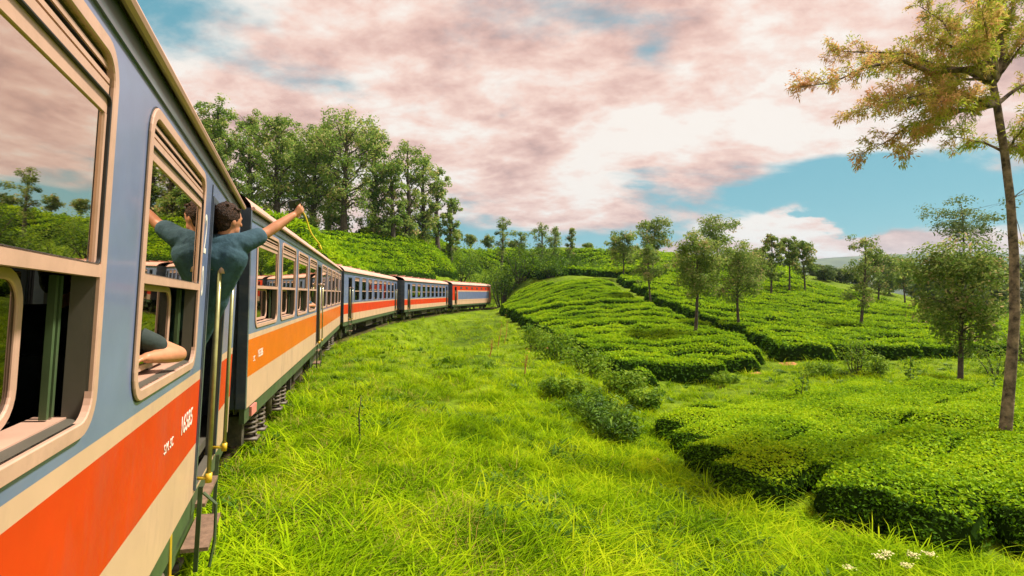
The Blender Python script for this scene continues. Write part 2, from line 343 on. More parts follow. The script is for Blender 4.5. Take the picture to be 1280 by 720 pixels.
# ------------------------------------------------------------------ terrain (thin-plate surface through surveyed points)
def w_at(px, py, Y): return ((px - CX) / F * Y, Y, EYE - (py - HY) / F * Y)
survey = [w_at(*p) for p in (
    (300, 720, 5.4), (450, 720, 5.5), (640, 720, 5.8), (850, 720, 6.4), (1050, 720, 6.9), (1280, 720, 7.2),
    (400, 560, 9.8), (550, 560, 10.3), (700, 560, 11.8), (830, 590, 11.2), (960, 660, 8.6), (1253, 570, 12.0),
    (1000, 540, 15), (1280, 520, 17), (830, 530, 16.5), (1000, 490, 22), (1200, 487, 23.5), (1280, 470, 28),
    (480, 450, 22), (450, 430, 29), (560, 400, 55), (600, 388, 86), (600, 450, 24), (660, 480, 20), (720, 470, 24), (760, 510, 19),
    (636, 402, 52), (690, 445, 32), (820, 487, 25.5), (950, 470, 29), (870, 430, 38), (760, 400, 48), (700, 372, 62), (665, 364, 76), (760, 356, 74),
    (880, 372, 66), (940, 437, 38), (1000, 452, 33), (1100, 447, 36), (1260, 447, 38), (1000, 402, 56), (1100, 412, 52), (1250, 417, 55),
    (1000, 362, 85), (1100, 387, 78), (1180, 394, 80), (1260, 403, 80), (900, 347, 95), (700, 347, 92), (640, 347, 92), (800, 342, 100),
    (600, 319, 118), (700, 318, 120), (800, 320, 125), (900, 330, 125), (1000, 344, 125), (1100, 367, 125), (1260, 387, 130),
    (600, 393, 72), (620, 388, 82), (628, 397, 62), (648, 390, 64), (560, 393, 70), (610, 386, 92), (420, 338, 45), (380, 303, 62), (480, 313, 80), (560, 315, 105), (560, 337, 88), (300, 292, 62))]
survey += [(-8, 3, 0.5), (-15, 5, 1.8), (-30, 10, 4.0), (-14, 25, 1.3), (-22, 30, 2.4), (-45, 40, 6.0), (-60, 75, 9.0), (-40, 95, 10.2), (-20, 130, 12.5),
           (0, 155, 10.5), (40, 160, 8), (80, 160, -1), (-3, 0, -0.35), (0.5, 0, -0.5), (4, 0, -1.0), (10, -2, -1.4), (25, 0, -1.6), (45, 20, -2.2), (60, 45, -2.5), (90, 90, -4),
           (2.5, 101, 0.6), (9, 118, 9.0), (-14, 45, 1.6), (-13.5, 64, 2.2), (-9, 84, 3.0)]
SV = np.array(survey)
def tps_fit(P, h, lam=0.4):
    n = len(P); d = np.linalg.norm(P[:, None] - P[None], axis=2); K = np.where(d > 0, d * d * np.log(d + 1e-9), 0) + lam * np.eye(n)
    A = np.zeros((n + 3, n + 3)); A[:n, :n] = K; A[:n, n] = 1; A[:n, n + 1:] = P; A[n, :n] = 1; A[n + 1:, :n] = P.T
    return np.linalg.solve(A, np.concatenate([h, np.zeros(3)]))
SC = np.array([1.0, 0.75])
COEF = tps_fit(SV[:, :2] * SC, SV[:, 2])
def tps(X, Y):
    Q = np.stack([np.ravel(X), np.ravel(Y)], 1) * SC; out = np.empty(len(Q)); P = SV[:, :2] * SC
    for i in range(0, len(Q), 20000):
        q = Q[i:i + 20000]; d2 = ((q[:, None] - P[None]) ** 2).sum(2); k = 0.5 * d2 * np.log(d2 + 1e-9)
        out[i:i + 20000] = k @ COEF[:-3] + COEF[-3] + q @ COEF[-2:]
    return out.reshape(np.shape(X))

# the train's line: (point on the visible side, heading) of each carriage
L_CAR, HALF = 19.6, 1.42
D0 = 0.637
def hd(a): return np.array([math.sin(R(a)), math.cos(R(a))])
def rt(a): return np.array([math.cos(R(a)), -math.sin(R(a))])
CARS = []       # name, right-side near corner (xy), heading, z, pitch, cant
hA = -21.0
pA = -D0 * rt(hA) + hd(hA) * (6.9 - L_CAR)
CARS.append(dict(k='A', p=pA, a=hA))
for k, p, a in (('B', (-3.27, 6.97), -13.8), ('C', (-8.10, 27.0), -4.3), ('D', (-9.05, 47.2), 4.2), ('E', (-7.15, 67.4), 11.4)):
    CARS.append(dict(k=k, p=np.array(p), a=a))
ctr = []
for c in CARS:
    for s_ in (0.0, L_CAR): ctr.append(c['p'] - HALF * rt(c['a']) + hd(c['a']) * s_)
ctr = [ctr[0] - hd(hA - 10) * 30 + np.array([-1.0, 0])] + ctr + [ctr[-1] + hd(17) * 14]
ctr = np.array(ctr)
def track_line(step=0.6):
    d = np.concatenate([[0], np.cumsum(np.linalg.norm(np.diff(ctr, axis=0), axis=1))]); s_ = np.arange(0, d[-1], step)
    P = np.stack([np.interp(s_, d, ctr[:, 0]), np.interp(s_, d, ctr[:, 1])], 1)
    for _ in range(12):                                # round the chords into a curve
        P[1:-1] = 0.25 * P[:-2] + 0.5 * P[1:-1] + 0.25 * P[2:]
    return P
TRK = track_line()
def track_dist(X, Y):
    Q = np.stack([np.ravel(X), np.ravel(Y)], 1); out = np.empty(len(Q)); T = TRK[::3]
    for i in range(0, len(Q), 20000):
        out[i:i + 20000] = np.sqrt(((Q[i:i + 20000, None] - T[None]) ** 2).sum(2).min(1))
    return out.reshape(np.shape(X))
def sstep(v, a, b): t = np.clip((v - a) / (b - a), 0, 1); return t * t * (3 - 2 * t)
def height_raw(X, Y):
    Xc = np.clip(X, -70, 100); Yc = np.clip(Y, -12, 165)
    h = tps(Xc, Yc)
    out = np.maximum(np.maximum(np.abs(X - 15) - 85, 0), np.maximum(Y - 165, -12 - Y))
    f = sstep(out, 0, 260); far = -22.0 + 16 * vnoise(X / 300.0, Y / 300.0, 3)
    h = h * (1 - f) + far * f
    td = track_dist(X, Y)
    base = -0.42 + 0.27 * sstep(td, 0.55, 0.85)
    h = np.where(td < 14, base + (h - base) * sstep(td, 1.9, 4.6), h)
    n = (vnoise(X * 0.45, Y * 0.45, 1) - 0.5) * 0.34 + (vnoise(X * 1.3, Y * 1.3, 2) - 0.5) * 0.14
    return h + n * sstep(td, 2.0, 5.0)
GX0, GY0, GS = -80.0, -14.0, 0.5
gxs = np.arange(GX0, 115, GS); gys = np.arange(GY0, 175, GS)
GRID = height_raw(*np.meshgrid(gxs, gys, indexing='ij'))
def ground(X, Y):
    X = np.asarray(X, float); Y = np.asarray(Y, float); u = np.clip((X - GX0) / GS, 0, len(gxs) - 1.001); v = np.clip((Y - GY0) / GS, 0, len(gys) - 1.001)
    i = u.astype(int); j = v.astype(int); a = u - i; b = v - j
    return (GRID[i, j] * (1 - a) + GRID[i + 1, j] * a) * (1 - b) + (GRID[i, j + 1] * (1 - a) + GRID[i + 1, j + 1] * a) * b
def cast(px, py, y0=3.0, y1=170.0):
    """photo pixels -> first ground point along each ray (nan where none)"""
    px = np.atleast_1d(np.asarray(px, float)); py = np.atleast_1d(np.asarray(py, float))
    Ys = np.geomspace(y0, y1, 420); best = np.full(len(px), np.nan); prev = None
    for Y in Ys:
        d = (EYE - (py - HY) / F * Y) - ground((px - CX) / F * Y, np.full(len(px), Y))
        if prev is not None:
            hit = np.isnan(best) & (d <= 0) & (prev > 0)
            t = prev / (prev - d + 1e-9); best = np.where(hit, Yp + (Y - Yp) * t, best)
        prev, Yp = d, Y
    return (px - CX) / F * best, best, ground(np.nan_to_num((px - CX) / F * best), np.nan_to_num(best))
def at(px, py):
    X, Y, Z = cast(px, py); return np.array([X[0], Y[0], Z[0]])
def at_depth(px, Y):
    X = (px - CX) / F * Y; return np.array([X, Y, float(ground(X, Y))])
def to_px(P):
    P = np.asarray(P, float); return CX + F * P[..., 0] / P[..., 1], HY - F * (P[..., 2] - EYE) / P[..., 1]

def axis_grid(lo, hi, step, far, g=1.22):
    a = list(np.arange(lo, hi + 1e-6, step)); s_ = step
    while a[-1] < far: s_ *= g; a.append(a[-1] + s_)
    s_ = step
    while a[0] > -far: s_ *= g; a.insert(0, a[0] - s_)
    return np.array(a)
tx = axis_grid(-40, 70, 0.55, 6000); ty = axis_grid(-6, 135, 0.6, 6000)
TX, TY = np.meshgrid(tx, ty, indexing='ij'); TZ = height_raw(TX, TY)
ni, nj = TX.shape; ii, jj = np.meshgrid(np.arange(ni - 1), np.arange(nj - 1), indexing='ij')
tq = np.stack([ii * nj + jj, (ii + 1) * nj + jj, (ii + 1) * nj + jj + 1, ii * nj + jj + 1], -1).reshape(-1, 4)
tag(link_mesh('ground', np.stack([TX, TY, TZ], -1).reshape(-1, 3), [tq], 'turf', smooth=True), kind='structure')

def far_hill(name, Y, x0, x1, H, seed, depth):
    n, k = 90, 14; V = []
    for i in range(n):
        u = i / (n - 1); X = x0 + (x1 - x0) * u
        crest = H * (0.45 + 0.35 * vnoise(u * 5, 0.5, seed) + 0.25 * vnoise(u * 14, 1.5, seed) + 0.08 * vnoise(u * 45, 2.5, seed)) * sstep(u, 0, 0.12) * sstep(1 - u, 0, 0.12)
        for j in range(k):
            t = j / (k - 1); prof = math.sin(t * math.pi) ** 0.8
            V.append((X, Y + (t - 0.5) * depth + 60 * float(vnoise(u * 9, t * 3, seed)), -30 + (crest + 30) * prof * (0.85 + 0.15 * float(vnoise(u * 30, t * 6, seed)))))
    q = [(i * k + j, (i + 1) * k + j, (i + 1) * k + j + 1, i * k + j + 1) for i in range(n - 1) for j in range(k - 1)]
    tag(link_mesh(name, V, [np.array(q)], 'far_hill', smooth=True), kind='structure')
far_hill('hills', 2300, -1200, 3800, 215, 4, 1200)
far_hill('hills', 1300, 350, 2600, 80, 9, 700)

# ------------------------------------------------------------------ track
def offset_line(P, off):
    T = np.gradient(P, axis=0); T /= np.linalg.norm(T, axis=1)[:, None]; return P + off * np.stack([T[:, 1], -T[:, 0]], 1)
def ribbon(sections, z):
    k = len(TRK); V = []
    for off, zz in sections: V.append(np.concatenate([offset_line(TRK, off), np.full((k, 1), zz)], 1))
    V = np.concatenate(V); n = len(sections)
    q = [(a * k + i, a * k + i + 1, (a + 1) * k + i + 1, (a + 1) * k + i) for a in range(n - 1) for i in range(k - 1)]
    return V, q
V, q = ribbon([(-1.5, -0.50), (-1.2, -0.20), (0.92, -0.20), (1.0, -0.50)], 0)
bed = tag(link_mesh('track_bed', V, [np.array(q)], 'ballast'), kind='structure')
for off in (-0.838, 0.838):
    V, q = ribbon([(off - 0.035, -0.15), (off - 0.035, 0.0), (off + 0.035, 0.0), (off + 0.035, -0.15)], 0)
    link_mesh('rail', V, [np.array(q)], 'rail_steel', bed)
sm = MB().box(-1.15, 0.95, -0.12, 0.12, -0.25, -0.155).build('sleeper', 'sleeper', bed)
first = True
for i in range(40, min(len(TRK) - 1, 150), 1):
    o = sm if first else sm.copy()
    if not first: col.objects.link(o)
    first = False
    d = TRK[i + 1] - TRK[i]; o.location = (*TRK[i], 0); o.rotation_euler = (0, 0, -math.atan2(d[0], d[1]))

# ------------------------------------------------------------------ carriages
ZB = (0.954, 1.341, 1.806, 1.876, 3.304)
def side_wall(mb, x_out, x_in, L, holes, bands):
    ys = sorted({0.0, L, *[v for h in holes for v in h[:2]]}); zs = sorted({*[v for b in bands for v in b[:2]], *[v for h in holes for v in h[2:]]})
    def hole(y, z): return any(h[0] < y < h[1] and h[2] < z < h[3] for h in holes)
    for a, b in zip(ys, ys[1:]):
        for c, d in zip(zs, zs[1:]):
            ym, zm = (a + b) / 2, (c + d) / 2
            if hole(ym, zm): continue
            m = next(i for z0, z1, i in bands if z0 < zm < z1)
            mb.add([(x_out, a, c), (x_out, b, c), (x_out, b, d), (x_out, a, d)], [(0, 1, 2, 3)] if x_out > 0 else [(0, 3, 2, 1)], m=m)
            mb.add([(x_in, a, c), (x_in, b, c), (x_in, b, d), (x_in, a, d)], [(0, 3, 2, 1)] if x_out > 0 else [(0, 1, 2, 3)], m=4)
    for (a, b, c, d) in holes:                          # reveals
        mb.add([(x, y, z) for x in (x_in, x_out) for (y, z) in ((a, c), (b, c), (b, d), (a, d))], [(0, 4, 5, 1), (1, 5, 6, 2), (2, 6, 7, 3), (3, 7, 4, 0)], m=4)

ZW0, ZW1 = 1.929, 3.245
def make_window(width, detail, glass, framemat='frame_cream'):
    """a window with its lower left corner at the origin of y; outside is +x (the wall face is x = 0)"""
    root = MB().ring(0, width, ZW0, ZW1, 0.050, 0.14, -0.010, 0.014).build('window', framemat)
    y0, y1 = 0.085, width - 0.085
    def part(n, m, mb): return mb.build(n, m, root)
    part('upper_pane', glass, MB().box(-0.014, -0.009, 0.05, width - 0.05, 2.49, 3.01))
    part('middle_rail', 'frame_cream', MB().box(-0.03, 0.010, 0.05, width - 0.05, 2.452, 2.496))
    if detail:
        part('gasket', 'rubber', MB().ring(0.052, width - 0.052, 2.49, 3.066, 0.008, 0.03, -0.012, 0.010).ring(-0.006, width + 0.006, ZW0 - 0.006, ZW1 + 0.006, 0.008, 0.145, -0.01, 0.004))
        part('sash_stile', 'frame_cream', MB().box(-0.009, -0.001, 0.062, 0.082, 2.497, 3.006)); part('sash_stile', 'frame_cream', MB().box(-0.009, -0.001, width - 0.082, width - 0.062, 2.497, 3.006))
        part('louvre_back', 'rubber', MB().box(-0.030, -0.022, 0.05, width - 0.05, 3.0, 3.215))
        for z0, z1, xo in ((3.008, 3.060, -0.002), (3.068, 3.104, 0.0), (3.112, 3.128, 0.0), (3.157, 3.174, -0.004)):
            part('louvre_slat', 'frame_cream', MB().box(-0.010, xo, 0.062, width - 0.062, z0, z1))
        part('inner_sill', 'frame_cream', MB().box(-0.15, -0.055, 0.02, width - 0.02, ZW0 + 0.02, ZW0 + 0.055))
        sl = part('sliding_sash', 'frame_cream', MB().ring(-0.05, width - 0.30, ZW0 + 0.075, 2.46, 0.035, 0.11, -0.120, -0.100))
        MB().box(-0.112, -0.108, 0.02, width - 0.31, ZW0 + 0.09, 2.45).build('lower_pane', 'window_tint', sl)
        for k in (0.125, 0.085): part('side_rail', 'sole_green', MB().box(-0.105, -0.085, width - k, width - k + 0.02, ZW0 + 0.06, 2.45))
    else:
        part('louvre_back', 'rubber', MB().box(-0.05, -0.04, 0.05, width - 0.05, 3.0, 3.215))
        for z0, z1 in ((3.01, 3.07), (3.10, 3.135), (3.165, 3.19)):
            part('louvre_slat', 'frame_cream', MB().box(-0.04, -0.005, 0.052, width - 0.052, z0, z1))
        part('sash_bar', 'frame_cream', MB().box(-0.10, -0.07, width * 0.62, width * 0.62 + 0.04, ZW0 + 0.05, 2.455))
        part('lower_pane', 'far_glass', MB().box(-0.06, -0.055, 0.05, width * 0.62, ZW0 + 0.05, 2.455))
    return root

def spring(mb, x, y, z0, z1, rad, wire, turns):
    t = np.linspace(0, turns * 2 * math.pi, turns * 12); mb.tube(np.stack([x + rad * np.cos(t), y + rad * np.sin(t), np.linspace(z0, z1, len(t))], 1), wire, 6)

def make_bogie(parent, yc, detail=True):
    b = MB()
    for s in (-1, 1):
        b.box(s * 1.02 - 0.06, s * 1.02 + 0.06, yc - 1.5, yc + 1.5, 0.50, 0.66)
        b.box(s * 1.02 - 0.07, s * 1.02 + 0.07, yc - 0.35, yc + 0.35, 0.34, 0.505)
        for q in (-1, 1): b.box(s * 1.06 - 0.11, s * 1.06 + 0.11, yc + q * 1.1 - 0.14, yc + q * 1.1 + 0.14, 0.32, 0.62)
    b.box(-0.95, 0.95, yc - 0.25, yc + 0.25, 0.45, 0.75)
    f = b.build('bogie', 'under_dark', parent)
    for q in (-1, 1):
        for s in (-1, 1):
            w = MB(); a = np.arange(28) * 2 * math.pi / 28; prof = [(0.70, 0.12), (0.70, 0.44), (0.735, 0.47), (0.765, 0.47), (0.775, 0.445), (0.875, 0.435), (0.885, 0.40), (0.875, 0.34), (0.835, 0.30), (0.835, 0.12)]
            V = [(s * x, yc + q * 1.1 + r * math.cos(t), 0.445 + r * math.sin(t)) for x, r in prof for t in a]
            n = len(a); qd = [(i * n + j, i * n + (j + 1) % n, (i + 1) * n + (j + 1) % n, (i + 1) * n + j) for i in range(len(prof) - 1) for j in range(n)]
            w.add(V, qd); w.build('wheel', 'steel_worn', f, smooth=False)
            if detail:
                for e in (-0.30, 0.30):
                    sp = MB(); spring(sp, s * 1.16, yc + q * 1.1 + e, 0.24, 0.60, 0.095, 0.021, 5)
                    sp.box(s * 1.16 - 0.13, s * 1.16 + 0.13, yc + q * 1.1 + e - 0.13, yc + q * 1.1 + e + 0.13, 0.19, 0.225)
                    sp.build('spring', 'spring_steel', f, smooth=True)
    if detail:
        for s in (-1, 1):
            d = MB().tube([(s * 1.24, yc - 0.35, 0.35), (s * 1.24, yc - 0.30, 0.95)], 0.05, 10); d.build('damper', 'spring_steel', f, smooth=True)
            bs = MB()
            for k in (-0.18, 0.18): spring(bs, s * 1.12, yc + k, 0.48, 0.80, 0.11, 0.026, 4)
            bs.build('spring', 'spring_steel', f, smooth=True)

def text_part(parent, txt, size, x, y, z, material='white_letter', name='lettering', sy=1.0, vertical=False):
    cu = bpy.data.curves.new(name, 'FONT'); cu.body = txt; cu.size = size; cu.extrude = 0.001
    o = bpy.data.objects.new(name, cu); col.objects.link(o)
    dg = bpy.context.evaluated_depsgraph_get(); me = bpy.data.meshes.new_from_object(o.evaluated_get(dg)); me.name = name
    bpy.data.objects.remove(o)
    o = bpy.data.objects.new(name, me); col.objects.link(o); me.materials.clear(); me.materials.append(MATS[material])
    # text x -> +y of the carriage, text y -> +z, text normal -> +x
    o.matrix_local = Matrix(((0, 0, 1, x), (sy, 0, 0, y), (0, 1, 0, z), (0, 0, 0, 1))); o.parent = parent
    return o

def make_car(name, label, windows, doors, wmat, detail, orange='orange_paint', bands=None, group='carriages of the passenger train', seats=True, extra_holes=()):
    """local frame: y along the train, +x the visible side, z above the rail"""
    root = empty(name); tag(root, label, 'train carriage', group)
    bands = bands or [(ZB[0], ZB[1], 0), (ZB[1], ZB[2], 1), (ZB[2], ZB[3], 2), (ZB[3], ZB[4], 3)]
    mats = ['cream_paint', orange, 'cream_paint', 'blue_paint', 'interior', 'dark_blue']
    holes = [(a + 0.05, b - 0.05, ZW0 + 0.05, ZW1 - 0.05) for a, b in windows] + [(a, b, 0.98, 3.12) for a, b in doors]
    for s in (1, -1):
        mb = MB(); side_wall(mb, s * HALF, s * (HALF - 0.07), L_CAR, holes, bands)
        mb.build('side_panel', None, root, mats=mats)
    # ends with a gangway opening
    for y, o in ((0.0, -1), (L_CAR, 1)):
        e = MB().box(-HALF + 0.002, -0.45, y - 0.03, y + 0.03, 0.955, 3.45).box(0.45, HALF - 0.002, y - 0.03, y + 0.03, 0.955, 3.45).box(-0.45, 0.45, y - 0.03, y + 0.03, 3.1, 3.6)
        e.build('end_panel', 'dark_blue', root)
        g = MB()
        for k in range(4):
            yy = y + o * (0.05 + 0.075 * k)
            g.box(-0.62, -0.50, yy - 0.025, yy + 0.025, 1.0, 3.2).box(0.50, 0.62, yy - 0.025, yy + 0.025, 1.0, 3.2).box(-0.62, 0.62, yy - 0.025, yy + 0.025, 3.205, 3.32)
        g.build('gangway_bellows', 'rubber', root)
    # roof: cant rail, gutter lip and arched sheet
    for s in (1, -1):
        MB().add([(s * HALF, 0, 3.304), (s * HALF, L_CAR, 3.304), (s * (HALF - 0.012), L_CAR, 3.43), (s * (HALF - 0.012), 0, 3.43)], [(0, 1, 2, 3)] if s > 0 else [(0, 3, 2, 1)]).build('cant_rail', 'cant_rail', root)
        MB().tube([(s * (HALF + 0.022), -0.04, 3.44), (s * (HALF + 0.022), L_CAR + 0.04, 3.44)], 0.024, 8).build('gutter', 'roof_metal', root)
        MB().box(min(s * HALF, s * (HALF + 0.012)), max(s * HALF, s * (HALF + 0.012)), 0, L_CAR, 3.296, 3.312).build('drip_strip', 'cant_rail', root)
    prof = [(math.cos(t) ** 0.75 if math.cos(t) > 0 else 0, math.sin(t)) for t in np.linspace(0, math.pi / 2, 9)]
    prof = [((HALF + 0.01) * c, 3.425 + 0.40 * sn) for c, sn in prof]; prof = prof + [(-x, z) for x, z in prof[-2::-1]]
    ysr = np.linspace(-0.05, L_CAR + 0.05, 23); k = len(prof)
    V = [(x, y, z + 0.006 * (i % 2)) for i, y in enumerate(ysr) for x, z in prof]
    q = [(i * k + j, (i + 1) * k + j, (i + 1) * k + j + 1, i * k + j + 1) for i in range(len(ysr) - 1) for j in range(k - 1)]
    rf = link_mesh('roof', V, [np.array(q)], 'roof_metal', root, smooth=False)
    for yv in np.arange(1.6, L_CAR - 1, 2.7):
        MB().box(-0.22, 0.22, yv - 0.25, yv + 0.25, 3.80, 3.93).box(-0.28, 0.28, yv - 0.31, yv + 0.31, 3.93, 3.955).build('roof_vent', 'roof_metal', rf)
    # floor, ceiling, sole bar
    MB().box(-HALF + 0.07, HALF - 0.07, 0.03, L_CAR - 0.03, 1.06, 1.14).build('floor', 'interior', root)
    MB().box(-HALF + 0.075, HALF - 0.075, 0.03, L_CAR - 0.03, 3.30, 3.32).build('ceiling', 'interior', root)
    for s in (1, -1): MB().box(s * 1.37 - 0.03, s * 1.37 + 0.03, 0.02, L_CAR - 0.02, 0.76, 0.953).build('sole_bar', 'sole_green', root)
    ub = [(6.2, 1.6, 0.35), (8.4, 1.2, 0.42), (10.2, 1.8, 0.30), (12.6, 0.9, 0.45)] if detail else [(7.2, 2.2, 0.35), (11.0, 2.4, 0.4)]
    for y, ln, zb in ub:
        MB().box(-1.15, 1.18, y, y + ln, zb, 0.77).build('equipment_box', 'under_dark', root)
    MB().tube([(1.30, 0.5, 0.70), (1.30, L_CAR - 0.5, 0.70)], 0.022, 8).build('brake_pipe', 'under_dark', root)
    for yc in (3.0, L_CAR - 3.0): make_bogie(root, yc, detail)
    if detail:
        for y in (0.55, 4.9, L_CAR - 4.9, L_CAR - 0.55):
            MB().tube([(1.22, y, 0.80), (1.25, y + 0.05, 0.50), (1.20, y + 0.22, 0.34), (1.10, y + 0.40, 0.42)], 0.022, 8).build('brake_hose', 'rubber', root, smooth=True)
            MB().box(0.92, 1.30, y - 0.16, y - 0.02, 0.40, 0.78).build('brake_cylinder', 'under_dark', root)
    for y, o in ((0.0, -1), (L_CAR, 1)):
        for s in (-0.87, 0.87):
            MB().tube([(s, y, 1.02), (s, y + o * 0.33, 1.02)], 0.07, 12).tube([(s, y + o * 0.33, 1.02), (s, y + o * 0.37, 1.02)], 0.2, 16).build('buffer', 'under_dark', root, smooth=False)
    # windows on both sides
    proto = None
    for a, b in windows:
        for s in (1, -1):
            w = make_window(b - a, detail, wmat, 'frame_cream' if detail else 'blue_paint') if proto is None else dup(proto)
            proto = proto or w
            w.parent = root
            w.location = (s * HALF, a if s > 0 else b, 0); w.rotation_euler = (0, 0, 0 if s > 0 else math.pi)
    # seats: transverse benches under the window pillars
    if seats and windows:
        sp = None
        for a, b in windows:
            for y in ((a + 0.20, b - 0.62) if detail else (a + 0.2,)):
                for s in (1, -1):
                    if sp is None:
                        sp = MB().box(-0.5, 0.5, 0, 0.42, 1.50, 1.60).box(-0.5, 0.5, -0.06, 0.03, 1.50, 2.12).box(-0.46, -0.42, 0.05, 0.38, 1.14, 1.5).build('seat', 'seat_vinyl', root); o = sp
                    else:
                        o = sp.copy(); col.objects.link(o)
                    o.location = (s * 0.80, y, 0); o.rotation_euler = (0, 0, 0)
    # doors
    for a, b in doors:
        for s in (1, -1):
            x = s * HALF
            d = MB().box(min(x, x + s * 0.012), max(x, x + s * 0.012), a - 0.05, a, 0.98, 3.17).box(min(x, x + s * 0.012), max(x, x + s * 0.012), b, b + 0.05, 0.98, 3.17)
            d.box(min(x, x + s * 0.012), max(x, x + s * 0.012), a, b, 3.12, 3.17)
            dd = d.build('doorway', 'dark_blue', root)
            MB().box(s * 0.58 - 0.02, s * 0.58 + 0.02, a - 0.12, b + 0.12, 1.14, 3.3).build('vestibule_wall', 'dark_blue', dd)
            for yy in (a + 0.03, b - 0.03):
                r_ = MB().tube([(x + s * 0.085, yy, 1.02), (x + s * 0.070, yy, 2.66)], 0.016, 10)
                h = r_.build('handrail', 'handrail', dd, smooth=True)
                for zz in (1.05, 2.63):
                    MB().tube([(x - s * 0.01, yy, zz), (x + s * 0.09, yy, zz)], 0.014, 8).tube([(x + s * 0.085, yy, zz - 0.035), (x + s * 0.085, yy, zz + 0.035)], 0.024, 10).build('handrail_bracket', 'yellow_paint' if zz < 2 else 'frame_cream', h, smooth=True)
            st = MB()
            for zz, xo in ((0.80, 0.05), (0.46, 0.09)):
                MB().box(min(x - s * 0.10, x + s * xo), max(x - s * 0.10, x + s * xo), a + 0.22, b - 0.04, zz - 0.03, zz).build('step', 'step_wood', dd)
            for yy in (a + 0.02, b - 0.05):
                st.box(min(x + s * 0.02, x + s * 0.05), max(x + s * 0.02, x + s * 0.05), yy, yy + 0.03, 0.36, 0.98)
            st.tube([(x + s * 0.06, a, 0.95), (x + s * 0.15, a, 0.86), (x + s * 0.155, a, 0.6), (x + s * 0.13, a, 0.40)], 0.012, 6)
            st.box(min(x - s * 0.16, x - s * 0.13), max(x - s * 0.16, x - s * 0.13), a, b, 0.36, 0.95)
            st.build('step_hanger', 'sole_green', dd)
    return root

def place(root, c, z=0.0, pitch=0.0, cant=0.0, zref=0.0):
    """put the visible side's near corner at c['p'] at height zref, rolled by the cant"""
    a = R(c['a'])
    rot = Matrix.Rotation(-a, 4, 'Z') @ Matrix.Rotation(R(pitch), 4, 'X') @ Matrix.Rotation(R(cant), 4, 'Y')
    loc = Vector((c['p'][0], c['p'][1], z + zref)) - (rot @ Vector((HALF, 0, zref)))
    root.matrix_world = Matrix.Translation(loc) @ rot

wA = [(15.492 - 2.03 * k, 17.047 - 2.03 * k) for k in range(7)]
carA = make_car('railway_carriage', 'blue and orange carriage numbered 16585 with a man leaning from its end door', wA, [(17.47, 18.50)], 'window_glass', True)
pitchA, cantA = -0.95, 2.9
# anchor: local (HALF, 12.7, 2.36) -> the foot of the perpendicular from the camera
rotA = Matrix.Rotation(-R(hA), 4, 'Z') @ Matrix.Rotation(R(pitchA), 4, 'X') @ Matrix.Rotation(R(cantA), 4, 'Y')
footA = -D0 * rt(hA)
carA.matrix_world = Matrix.Translation(Vector((footA[0], footA[1], EYE)) - rotA @ Vector((HALF, L_CAR - 6.9, EYE))) @ rotA
MA = carA.matrix_world.copy()
text_part(carA, '16585', 0.17, HALF + 0.002, 16.72, 1.53)
text_part(carA, 'S.M. SC', 0.08, HALF + 0.002, 16.26, 1.53)
text_part(carA, '2', 0.40, HALF + 0.002, 17.15, 2.72, sy=0.55, name='class_number')
text_part(carA, '0', 0.30, HALF + 0.002, 17.15, 2.42, sy=0.55, name='class_number')
MB().tube([(HALF - 0.02, 16.75, 0.93), (HALF - 0.01, 16.75, 0.66)], 0.010, 6).tube([(HALF - 0.01, 16.75, 0.66), (HALF - 0.01, 16.75, 0.58)], 0.028, 8).build('drain_hose', 'yellow_paint', carA)
MB().box(HALF - 0.03, HALF + 0.008, 17.385, 17.40, 1.0, 3.25).build('panel_seam', 'dark_blue', carA)

wB = [(0.36 + 2.04 * k, 2.06 + 2.04 * k) for k in range(4)] + [(9.75 + 1.96 * k, 11.35 + 1.96 * k) for k in range(5)]
carB = make_car('railway_carriage', 'blue and orange carriage with a doorway amid its windows, coupled behind the one numbered 16585', wB, [(8.50, 9.40)], 'window_glass', True, orange='orange_light')
place(carB, CARS[1], z=-0.03, cant=1.4, zref=2.3)
text_part(carB, '16586', 0.15, HALF + 0.002, 0.62, 1.52); text_part(carB, 'SC', 0.1, HALF + 0.002, 0.35, 1.50)
MB().box(HALF - 0.03, HALF + 0.01, 0.30, 0.62, 0.80, 0.92).build('number_plate', 'red_plate', carB)
MB().box(HALF - 0.10, HALF + 0.012, -0.10, -0.031, 0.97, 3.42).build('corner_post', 'dark_blue', carB)
# small inscription on the corner post of the second carriage
ip = text_part(carB, 'SR 12', 0.06, 0, 0, 0); ip.matrix_local = Matrix(((1, 0, 0, HALF - 0.34), (0, 0, -1, -0.033), (0, 1, 0, 2.18), (0, 0, 0, 1)))

wC = [(2.45 + 1.98 * k, 3.75 + 1.98 * k) for k in range(8)]
carC = make_car('railway_carriage', 'blue carriage with a row of small windows, third of the train', wC, [(1.0, 1.75), (18.35, 19.1)], 'far_glass', False)
place(carC, CARS[2], cant=0.8, zref=2.3)
carD = make_car('railway_carriage', 'blue carriage with a row of small windows, coupled to the orange power car', wC, [(1.0, 1.75), (18.35, 19.1)], 'far_glass', False)
place(carD, CARS[3], cant=0.4, zref=2.3)
bandsE = [(ZB[0], 1.25, 0), (1.25, 1.50, 2), (1.50, 2.75, 1), (2.75, 3.304, 1)]
carE = make_car('power_car', 'orange power car with a long dark blue panel at the head of the train', [], [(0.9, 1.6)], 'far_glass', False, bands=bandsE, orange='orange_paint')
place(carE, CARS[4], zref=2.3)
MB().ring(2.1, 18.6, 1.42, 2.72, 0.16, 0.12, HALF - 0.02, HALF + 0.014).build('panel_frame', 'cream_paint', carE)
MB().box(HALF + 0.001, HALF + 0.008, 2.2, 18.5, 1.5, 2.65).build('blue_panel', 'blue_paint', carE)
